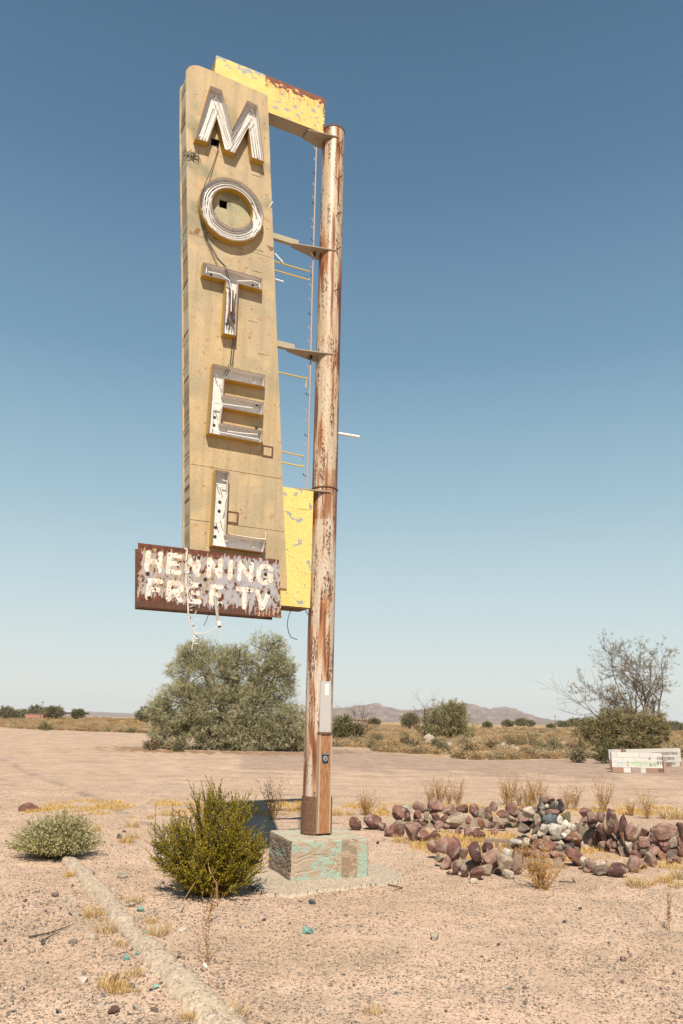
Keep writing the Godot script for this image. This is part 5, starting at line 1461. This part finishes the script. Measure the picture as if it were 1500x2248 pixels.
	# scattered shrubs of the scrub, the larger ones each on its own
	var shrub_at := [[2.2, 50.0, 0.9, 0.6, 0], [3.3, 46.5, 0.7, 0.5, 1], [4.6, 47.5, 1.1, 0.7, 2], [5.9, 44.0, 0.9, 0.75, 2], [7.2, 43.0, 0.8, 0.6, 1], [8.1, 47.0, 0.9, 0.6, 0], [1.2, 56.0, 1.3, 0.7, 0], [3.0, 60.0, 1.5, 0.9, 2], [5.4, 62.0, 1.2, 0.8, 1], [12.4, 55.0, 2.4, 1.1, 2], [14.2, 57.0, 2.6, 1.2, 2], [16.6, 60.0, 1.4, 0.8, 0], [10.3, 52.0, 1.2, 0.7, 1], [-9.8, 41.5, 1.1, 0.6, 1], [-9.0, 42.5, 0.9, 0.5, 0], [-8.2, 40.5, 0.9, 0.6, 2], [11.2, 36.5, 1.0, 0.75, 2], [12.3, 36.0, 1.1, 0.8, 3], [9.6, 40.0, 0.7, 0.5, 1], [18.7, 43.0, 1.2, 0.9, 0], [20.2, 45.0, 1.0, 0.7, 1], [-14.0, 62.0, 0.9, 0.5, 3], [-33.0, 88.0, 2.2, 1.0, 3], [13.3, 48.0, 1.6, 0.9, 2], [15.0, 49.0, 1.7, 0.8, 1], [6.6, 52.0, 1.0, 0.7, 2], [9.4, 58.0, 1.4, 0.8, 0]]
	var kinds := [["blond_shrub", "round straw-coloured dry shrub at the edge of the lot", [Color(0.44, 0.35, 0.22), Color(0.38, 0.3, 0.18)]], ["brown_shrub", "low brown half dead shrub at the edge of the lot", [Color(0.3, 0.22, 0.13), Color(0.24, 0.19, 0.12)]], ["grey_shrub", "dusty grey-green shrub at the edge of the lot", [Color(0.27, 0.24, 0.15), Color(0.22, 0.2, 0.12)]], ["dark_shrub", "dark olive shrub at the edge of the bare lot", [Color(0.13, 0.13, 0.065), Color(0.17, 0.15, 0.08)]]]
	var k := 0
	for s in shrub_at:
		k += 1
		var q: Array = kinds[s[4]]
		saltbush(q[0], q[1], Vector3(s[0], gh(s[0], s[1]), -s[1]), s[2], s[3], 60, q[2], 200 + k, 0.085, "scattered " + q[0].replace("_", " ") + "s")
	# the scrub itself, too many to count
	var rs := RandomNumberGenerator.new()
	rs.seed = 99
	for v in 4:
		var mb := MB.new()
		for n in 330:
			var d := rdir(rs)
			d.y = absf(d.y)
			var p := Vector3(d.x * 0.5, d.y * 0.55 * rs.randf_range(0.5, 1.0), d.z * 0.5) * rs.randf_range(0.6, 1.0)
			var ld := (d + rdir(rs) * 0.7).normalized()
			mb.leaf(p, ld, ld.cross(rdir(rs)).normalized(), 0.16, 0.026, vary(Color(1, 1, 1), rs, 0.0) * rs.randf_range(0.6, 1.0))
		var mm := MultiMesh.new()
		mm.transform_format = MultiMesh.TRANSFORM_3D
		mm.use_colors = true
		mm.mesh = mb.mesh()
		var places := []
		while places.size() < 2200:
			var b := rs.randf_range(-0.62, 0.62)
			var e := scrub_edge(b)
			var d := e * (1.0 + pow(rs.randf(), 2.2) * 7.0)
			var x := b * d
			if fb(x * 0.09, d * 0.09) < 0.44 or (b > -0.16 and b < -0.03 and d < 60.0):
				continue
			places.append(Vector2(x, d))
		mm.instance_count = places.size()
		for i in places.size():
			var p: Vector2 = places[i]
			var sc := rs.randf_range(0.35, 0.95) * (1.0 + p.y / 200.0)
			mm.set_instance_transform(i, Transform3D(Basis(Vector3.UP, rs.randf() * TAU).scaled(Vector3(sc, sc * rs.randf_range(0.5, 0.95), sc)), Vector3(p.x, gh(p.x, p.y) - 0.03, -p.y)))
			var c: Color = [Color(0.64, 0.5, 0.33), Color(0.62, 0.39, 0.19), Color(0.48, 0.38, 0.25), Color(0.64, 0.46, 0.26)][(v + int(fb2(p.x * 0.1, p.y * 0.1) * 5.0)) % 4]
			if rs.randf() < 0.08: c = Color(0.26, 0.24, 0.13)
			mm.set_instance_color(i, vary(c, rs))
		var o := MultiMeshInstance3D.new()
		o.name = numbered("desert_scrub")
		o.multimesh = mm
		o.material_override = M.leaf
		add_child(o)
		tag(o, "straw and orange dry scrub covering the plain to the horizon", "scrub", "", "stuff")
	# dry weeds and tufts near the stones
	var weeds := []
	for w in 5:
		weeds.append(dry_weed(300 + w, 0.5, 0.55, 26, Color(0.5, 0.31, 0.12)))
	for w in 2:
		weeds.append(dry_weed(340 + w, 0.4, 0.8, 5, Color(0.42, 0.24, 0.1)))
	for w in 2:
		weeds.append(dry_weed(320 + w, 0.42, 1.1, 40, Color(0.54, 0.31, 0.1)))
	k = 0
	for p in WEED_AT:
		var big := k == 14
		var o := put(weeds[7 + k % 2] if big or k == 0 else weeds[5 + k % 2] if k >= 15 and k <= 17 else weeds[k % 5], "dry_weed", M.dry)
		o.position = Vector3(p[0], gh(p[0], p[1]), -p[1])
		o.rotation.y = k * 1.7
		o.scale = Vector3.ONE * (0.92 if big else 0.85 if k == 0 else 0.8 + 0.25 * sin(k * 2.1) if k < 15 else 0.7)
		var fore := k >= 15 and k <= 17
		tag(o, "bushy orange-brown dry weed growing before the stone wall" if big else ("thin dry weed stalks standing on the open gravel" if fore else "tall brown dry weed stalks standing behind the low stone walls"), "weed", "" if big else ("dry stalks on the gravel" if fore else "dry weeds behind the stone walls"))
		k += 1
	var tufts := []
	for w in 5:
		tufts.append(grass_tuft(400 + w, 0.16, 0.2, 130, Color(0.62, 0.42, 0.18) if w % 2 else Color(0.6, 0.45, 0.25)))
	k = 0
	for p in TUFT_AT:
		var o := put(tufts[k % 5], "grass_tuft", M.dry)
		o.position = Vector3(p[0], gh(p[0], p[1]), -p[1])
		o.rotation.y = k * 2.3
		var sc := 0.46 + 0.24 * sin(k * 1.9) + (0.2 if p[1] > 8.0 else 0.0)
		if k == 0: sc = 2.0
		o.scale = Vector3(sc * 1.2, sc, sc * 1.2)
		if k == 0:
			tag(o, "tall upright tuft of yellow-green grass at the wall's far end", "grass tuft")
		else:
			var where := "on the open gravel"
			if absf(p[0] - (-0.2 - (p[1] - 4.0) * 0.53)) < 0.8 and p[1] < 10.5: where = "beside the half buried kerb"
			elif p[0] > 0.9 and p[0] < 3.4 and p[1] > 9.8 and p[1] < 14.0: where = "inside the stone walled bed"
			elif p[0] > 2.6 and p[1] < 10.5: where = "before the low front stones"
			elif p[1] > 12.0 and p[0] > -2.0: where = "in the grassy strip behind the pole"
			elif p[1] > 10.0: where = "on the bare lot behind the olive bush"
			tag(o, "small tuft of yellow dry grass " + where, "grass tuft", "dry grass tufts " + where)
		k += 1
	# thin dry grass between the tufts
	var gm := MultiMesh.new()
	gm.transform_format = MultiMesh.TRANSFORM_3D
	gm.mesh = grass_tuft(470, 0.07, 0.22, 46, Color(0.68, 0.46, 0.18))
	var spots := []
	rs.seed = 17
	while spots.size() < 900:
		var x := rs.randf_range(-5.5, 7.0)
		var d := rs.randf_range(9.8, 19.0)
		var belt := sst(1.5, 0.4, absf(d - 15.6 - 0.12 * x)) * sst(0.42, 0.6, fb(x * 0.9, d * 0.9))
		var bed := sst(1.0, 0.6, Vector2((x - 2.3) / 1.6, (d - 11.3) / 1.5).length())
		var strip := sst(0.5, 0.66, fb2(x * 0.7 + 9.0, d * 0.7)) * sst(1.2, 0.3, absf(x - 4.0)) * sst(2.0, 0.5, absf(d - 9.8)) if x > 2.0 else 0.0
		if rs.randf() < maxf(maxf(belt * 0.8, bed), strip):
			spots.append(Vector2(x, d))
	gm.instance_count = spots.size()
	for i in spots.size():
		var p: Vector2 = spots[i]
		var sc := rs.randf_range(0.5, 1.5)
		gm.set_instance_transform(i, Transform3D(Basis(Vector3.UP, rs.randf() * TAU).scaled(Vector3.ONE * sc), Vector3(p.x, gh(p.x, p.y), -p.y)))
	var go := MultiMeshInstance3D.new()
	go.name = "dry_grass"
	go.multimesh = gm
	go.material_override = M.dry
	add_child(go)
	tag(go, "thin yellow dry grass round the stones and the pole", "grass", "", "stuff")
	# sticks on the ground
	for q in [[[-2.34, 6.42], [-2.24, 6.56], [-2.14, 6.79]], [[0.55, 8.61], [0.7, 8.43], [0.58, 8.3]], [[2.45, 8.95], [2.62, 8.9], [2.66, 9.15]], [[-2.21, 6.33], [-2.2, 6.45], [-2.16, 6.58]]]:
		var pts := []
		for p in q:
			pts.append(Vector3(p[0], gh(p[0], p[1]) + 0.015, -p[1]))
		var so := rod(self, numbered("dry_stick"), plain(Color(0.07, 0.05, 0.04)), pts, 0.007, 6, 0.003)
		tag(so, "dark dry stick lying on the gravel", "stick", "sticks on the gravel")

func build_pebbles() -> void:
	var rg := RandomNumberGenerator.new()
	rg.seed = 1234
	make_ico(1)
	var cols := [Color(0.46, 0.35, 0.27), Color(0.52, 0.43, 0.35), Color(0.33, 0.25, 0.2), Color(0.14, 0.12, 0.115), Color(0.24, 0.19, 0.17), Color(0.56, 0.47, 0.38), Color(0.4, 0.28, 0.2), Color(0.2, 0.2, 0.2)]
	for v in 3:
		var mm := MultiMesh.new()
		mm.transform_format = MultiMesh.TRANSFORM_3D
		mm.use_colors = true
		mm.mesh = stone_mesh(2100 + v, Vector3(1, 0.7, 0.85), Color.WHITE, -1.0, 8)
		var n := 42000
		mm.instance_count = n
		for i in n:
			var d := 3.4 + 15.0 * pow(rg.randf(), 1.7)
			var x := rg.randf_range(-0.52, 0.52) * d
			var dense := fb(x * 0.9 + 3.0, d * 0.9)
			var s := 0.006 + 0.010 * pow(rg.randf(), 2.5) + (0.02 * rg.randf() if rg.randf() < 0.03 else 0.0)
			if x < -0.6 and d < 8.5: s *= 1.25
			if dense < 0.42: s *= 0.7
			mm.set_instance_transform(i, Transform3D(Basis(Vector3(rg.randf(), 1, rg.randf()).normalized(), rg.randf() * TAU).scaled(Vector3.ONE * s), Vector3(x, gh(x, d) + s * 0.12, -d)))
			mm.set_instance_color(i, vary(cols[mini(int(pow(rg.randf(), 1.3) * 8.0), 7)], rg))
		var o := MultiMeshInstance3D.new()
		o.name = numbered("gravel")
		o.multimesh = mm
		o.material_override = M.dull
		add_child(o)
		tag(o, "fine mixed gravel strewn over the sand", "gravel", "", "stuff")

# ---------------------------------------------------------------- painted block walls and far buildings
func block_wall(label: String, at: Vector3, turn: float, ln: float, h: float, base_tone: Color) -> Node3D:
	var o := thing("painted_wall", label, "wall", at, turn)
	var rg := RandomNumberGenerator.new()
	rg.seed = int(ln * 100)
	var rows := 4
	var bh := h / rows
	for r in rows:
		var x := -0.2 if r % 2 else 0.0
		while x < ln - 0.02:
			var x0 := maxf(x, 0.0)
			var x1 := minf(x + 0.4, ln)
			x += 0.4
			if x1 - x0 < 0.05:
				continue
			var mb := MB.new()
			var g := 0.004
			var c := base_tone * rg.randf_range(0.93, 1.03)
			if (r == 0 and rg.randf() < 0.75) or rg.randf() < 0.04:
				c = Color(0.36, 0.23, 0.18) * rg.randf_range(0.9, 1.15)
			if r == 0 and rg.randf() < 0.3: c = base_tone * 0.9
			mb.box(Vector3(x0 + g, r * bh + g, -0.1 + rg.randf_range(0, 0.006)), Vector3(x1 - g, (r + 1) * bh - g, 0.1 + rg.randf_range(-0.004, 0.004)), c)
			put(mb.mesh(), "block", M.dull, o)
	var mo := MB.new()
	mo.box(Vector3(0.01, 0.0, -0.09), Vector3(ln - 0.01, h - 0.01, 0.088), Color(0.55, 0.52, 0.48))
	put(mo.mesh(), "mortar", M.dull, o)
	return o

func lettering(o: Node3D, words: String, x: float, y: float, size: float, c: Color) -> void:
	var f := SystemFont.new()
	f.font_names = PackedStringArray(["Droid Sans"])
	var tm := TextMesh.new()
	tm.text = words
	tm.font = f
	tm.font_size = 32
	tm.pixel_size = size / 24.0
	tm.depth = 0.004
	tm.horizontal_alignment = HORIZONTAL_ALIGNMENT_LEFT
	var m := put(tm, "lettering", plain(c, 0.9), o)
	m.position = Vector3(x, y, 0.108)

func build_far() -> void:
	var white := Color(0.72, 0.70, 0.67)
	var a := atan2(29.15 - 29.4, 12.05 - 10.27)
	var w := block_wall("low white painted block wall with green lettering and a bare brick end", Vector3(10.27, 0, -29.4), a, 1.82, 0.72, white)
	lettering(w, "TH", 0.1, 0.33, 0.2, Color(0.45, 0.6, 0.66))
	lettering(w, "E HENNING", 0.52, 0.33, 0.155, Color(0.3, 0.55, 0.25))
	lettering(w, "ON", 1.62, 0.53, 0.11, Color(0.06, 0.06, 0.07))
	lettering(w, "RTE", 1.6, 0.36, 0.12, Color(0.06, 0.06, 0.07))
	lettering(w, "66", 1.64, 0.13, 0.12, Color(0.06, 0.06, 0.07))
	for q in [[1.36, 0.52, Color(0.2, 0.17, 0.25)], [1.37, 0.3, Color(0.2, 0.17, 0.25)], [1.5, 0.31, Color(0.3, 0.2, 0.42)]]:
		var mb := MB.new()
		var star := PackedVector2Array()
		for i in 10:
			star.push_back(Vector2(q[0], q[1]) + Vector2.from_angle(TAU * i / 10.0 + PI / 2) * (0.055 if i % 2 == 0 else 0.028))
		mb.prism(star, 0.104, 0.109, Color.WHITE)
		put(mb.mesh(), "painted_star", plain(q[2], 0.9), w)
	var bp := MB.new()
	bp.box(Vector3(1.83, 0, -0.1), Vector3(1.93, 0.6, 0.1), Color(0.42, 0.29, 0.24))
	bp.box(Vector3(0.68, 0, 0.1), Vector3(1.0, 0.2, 0.16), Color(0.4, 0.33, 0.3))
	put(bp.mesh(), "bare_brick_end", M.dull, w)
	var b := block_wall("longer white painted block wall with lines of faded black lettering", Vector3(10.84, 0, -31.0), atan2(34.79 - 31.0, 15.18 - 10.84), 5.75, 0.76, white)
	lettering(b, "HISTORIC REMAINS OF", 0.55, 0.56, 0.12, Color(0.3, 0.29, 0.3))
	lettering(b, "FILMED IN THE WORLD FAMOUS", 3.1, 0.56, 0.12, Color(0.16, 0.15, 0.16))
	lettering(b, "CAFE. IT WAS TORN DOWN IN", 2.75, 0.34, 0.13, Color(0.16, 0.15, 0.16))
	lettering(b, "ACTING THERE", 4.1, 0.14, 0.12, Color(0.16, 0.15, 0.16))
	var bk := MB.new()
	bk.box(Vector3(-0.11, 0, -0.05), Vector3(0.11, 0.06, 0.05), Color(0.34, 0.15, 0.1))
	var bo := put(bk.mesh(), "brick", M.dull)
	bo.position = Vector3(12.95, gh(12.95, 29.0), -29.0)
	tag(bo, "single red brick lying on the sand past the short painted wall", "brick")
	# white rubble in the scrub
	make_ico(2)
	var k := 0
	for q in [[8.2, 70.0, 1.2, 0.8], [9.0, 69.0, 0.8, 0.4], [6.9, 48.5, 0.4, 0.6], [10.2, 48.0, 0.4, 0.65], [8.0, 50.0, 0.7, 0.35], [8.4, 50.5, 0.5, 0.3], [9.3, 53.0, 0.5, 0.3], [10.9, 51.0, 0.9, 0.3], [11.3, 50.0, 0.8, 0.35], [10.7, 54.0, 0.5, 0.6], [11.9, 53.0, 0.5, 0.4], [17.4, 62.0, 0.6, 0.4], [18.2, 63.0, 0.7, 0.4], [7.2, 62.0, 0.5, 0.5]]:
		k += 1
		var o := put(stone_mesh(2300 + k, Vector3(q[2], q[3], q[2] * 0.7), Color(0.52, 0.44, 0.38), 0.05, 5), "concrete_rubble", M.rock)
		o.position = Vector3(q[0], q[3] * 0.42, -q[1])
		tag(o, "upright pale concrete stump beside the small bushy tree" if k == 1 else "broken pale lump of concrete lying in the dry scrub", "rubble", "" if k == 1 else "concrete rubble in the scrub")
	# buildings on the plain
	var pw := thing("pink_building", "low pink walled building far out on the plain", "building", Vector3(-136.0, 0, -350.0))
	var pm := MB.new()
	pm.box(Vector3(-4.0, 0, -2), Vector3(4.0, 2.3, 2), Color(0.45, 0.24, 0.2))
	put(pm.mesh(), "wall", M.dull, pw)
	var rm := MB.new()
	rm.box(Vector3(-4.2, 2.3, -2.2), Vector3(4.2, 2.45, 2.2), Color(0.3, 0.2, 0.17))
	put(rm.mesh(), "roof", M.dull, pw)
	var cn := thing("flat_canopy", "long dark flat canopy roof on posts far out on the plain", "canopy", Vector3(-118.0, 0, -345.0))
	var cm := MB.new()
	cm.box(Vector3(-6.5, 2.6, -3), Vector3(6.5, 3.2, 3), Color(0.07, 0.07, 0.065))
	put(cm.mesh(), "roof", M.dull, cn)
	for i in 5:
		var sm := MB.new()
		sm.box(Vector3(-6.2 + i * 3.0, 0, -0.1), Vector3(-6.0 + i * 3.0, 2.6, 0.1), Color(0.5, 0.5, 0.5))
		put(sm.mesh(), "post", M.dull, cn)
	var rf := thing("pale_shed", "small pale roofed shed below the mountains", "building", Vector3(12.0, 0, -430.0))
	var fm := MB.new()
	fm.box(Vector3(-5, 0, -3), Vector3(5, 2.4, 3), Color(0.5, 0.4, 0.34))
	put(fm.mesh(), "wall", M.dull, rf)
	var rr := MB.new()
	rr.quad(Vector3(-5.5, 2.3, 3.4), Vector3(5.5, 2.3, 3.4), Vector3(5.5, 3.6, 0), Vector3(-5.5, 3.6, 0), Color(0.36, 0.28, 0.23))
	rr.quad(Vector3(-5.5, 3.6, 0), Vector3(5.5, 3.6, 0), Vector3(5.5, 2.3, -3.4), Vector3(-5.5, 2.3, -3.4), Color(0.36, 0.28, 0.23))
	put(rr.mesh(), "roof", M.dull, rf)
	for q in [[-132.0, 345.0, 8.0], [-96.0, 380.0, 6.0], [-86.0, 380.0, 6.5], [118.0, 420.0, 7.0]]:
		var up := thing("utility_pole", "thin wooden utility pole far out on the plain", "utility pole", Vector3(q[0], 0, -q[1]), 0.0, "far utility poles")
		rod(up, "post", plain(Color(0.1, 0.08, 0.065)), [Vector3.ZERO, Vector3(0.1, q[2], 0)], 0.16, 6, 0.11)
		rod(up, "crossarm", plain(Color(0.1, 0.08, 0.065)), [Vector3(-0.9, q[2] - 0.6, 0), Vector3(1.1, q[2] - 0.6, 0)], 0.08, 5)

# ---------------------------------------------------------------- scene
const SKY := [[0.0, 229, 232, 226], [2.4, 225, 231, 226], [6.0, 210, 225, 226], [9.5, 195, 217, 223], [16.5, 162, 193, 210], [26.8, 122, 158, 185], [39.4, 94, 129, 159], [51.0, 80, 111, 140], [70.0, 72, 100, 128], [90.0, 70, 97, 125]]

func make_sky() -> ImageTexture:
	var h := 512
	var im := Image.create(64, h, false, Image.FORMAT_RGBF)
	for y in h:
		var el := 90.0 - 180.0 * (y + 0.5) / h
		var c := Color(0.42, 0.33, 0.26)
		if el > 0.0:
			for i in SKY.size() - 1:
				if el <= SKY[i + 1][0]:
					var f: float = (el - SKY[i][0]) / (SKY[i + 1][0] - SKY[i][0])
					c = S(SKY[i][1], SKY[i][2], SKY[i][3]).srgb_to_linear().lerp(S(SKY[i + 1][1], SKY[i + 1][2], SKY[i + 1][3]).srgb_to_linear(), f)
					break
		for x in 64:
			im.set_pixel(x, y, c)
	return ImageTexture.create_from_image(im)

func _ready() -> void:
	var cam := Camera3D.new()
	cam.name = "camera"
	cam.fov = 68.85
	cam.far = 40000.0
	cam.near = 0.05
	cam.position = Vector3(0, 1.65, 0)
	cam.basis = Basis(Vector3.RIGHT, deg_to_rad(15.64)) * Basis(Vector3.BACK, 0.0187)
	add_child(cam)
	cam.current = true
	var we := WorldEnvironment.new()
	we.name = "world_environment"
	var env := Environment.new()
	env.background_mode = Environment.BG_SKY
	var sky := Sky.new()
	var pm := PanoramaSkyMaterial.new()
	pm.panorama = make_sky()
	pm.energy_multiplier = 0.715
	sky.sky_material = pm
	env.sky = sky
	env.tonemap_mode = Environment.TONE_MAPPER_LINEAR
	env.tonemap_exposure = 1.4
	env.sdfgi_enabled = true
	env.ssao_enabled = true
	env.ssil_enabled = true
	we.environment = env
	add_child(we)
	var sun := DirectionalLight3D.new()
	sun.name = "sun"
	sun.light_energy = 1.6
	sun.light_color = Color(1.0, 0.95, 0.87)
	sun.light_angular_distance = 0.5
	sun.shadow_enabled = true
	add_child(sun)
	var az := deg_to_rad(-2.0)
	var dir := Vector3(sin(az) * 0.79, -1.0, -cos(az) * 0.79).normalized()
	sun.look_at_from_position(Vector3.ZERO, dir, Vector3.UP)
	noise_a.seed = 11
	noise_a.frequency = 1.0
	noise_a.fractal_octaves = 4
	noise_b.seed = 23
	noise_b.frequency = 1.0
	noise_b.fractal_octaves = 3
	make_materials()
	build_ground()
	build_hills("mountains", RIDGE, 9000.0, 2600.0, Color(0.24, 0.185, 0.165))
	build_hills("mountains_behind", RIDGE2, 11000.0, 3000.0, Color(0.24, 0.185, 0.165))
	build_hills("hills_far_off", RIDGE3, 14000.0, 3000.0, Color(0.24, 0.19, 0.17))
	build_sign()
	build_base()
	build_stones()
	build_plants()
	build_far()
	build_pebbles()
	env.fog_enabled = true
	env.fog_density = 0.00003
	env.fog_light_color = Color(0.86, 0.87, 0.9)
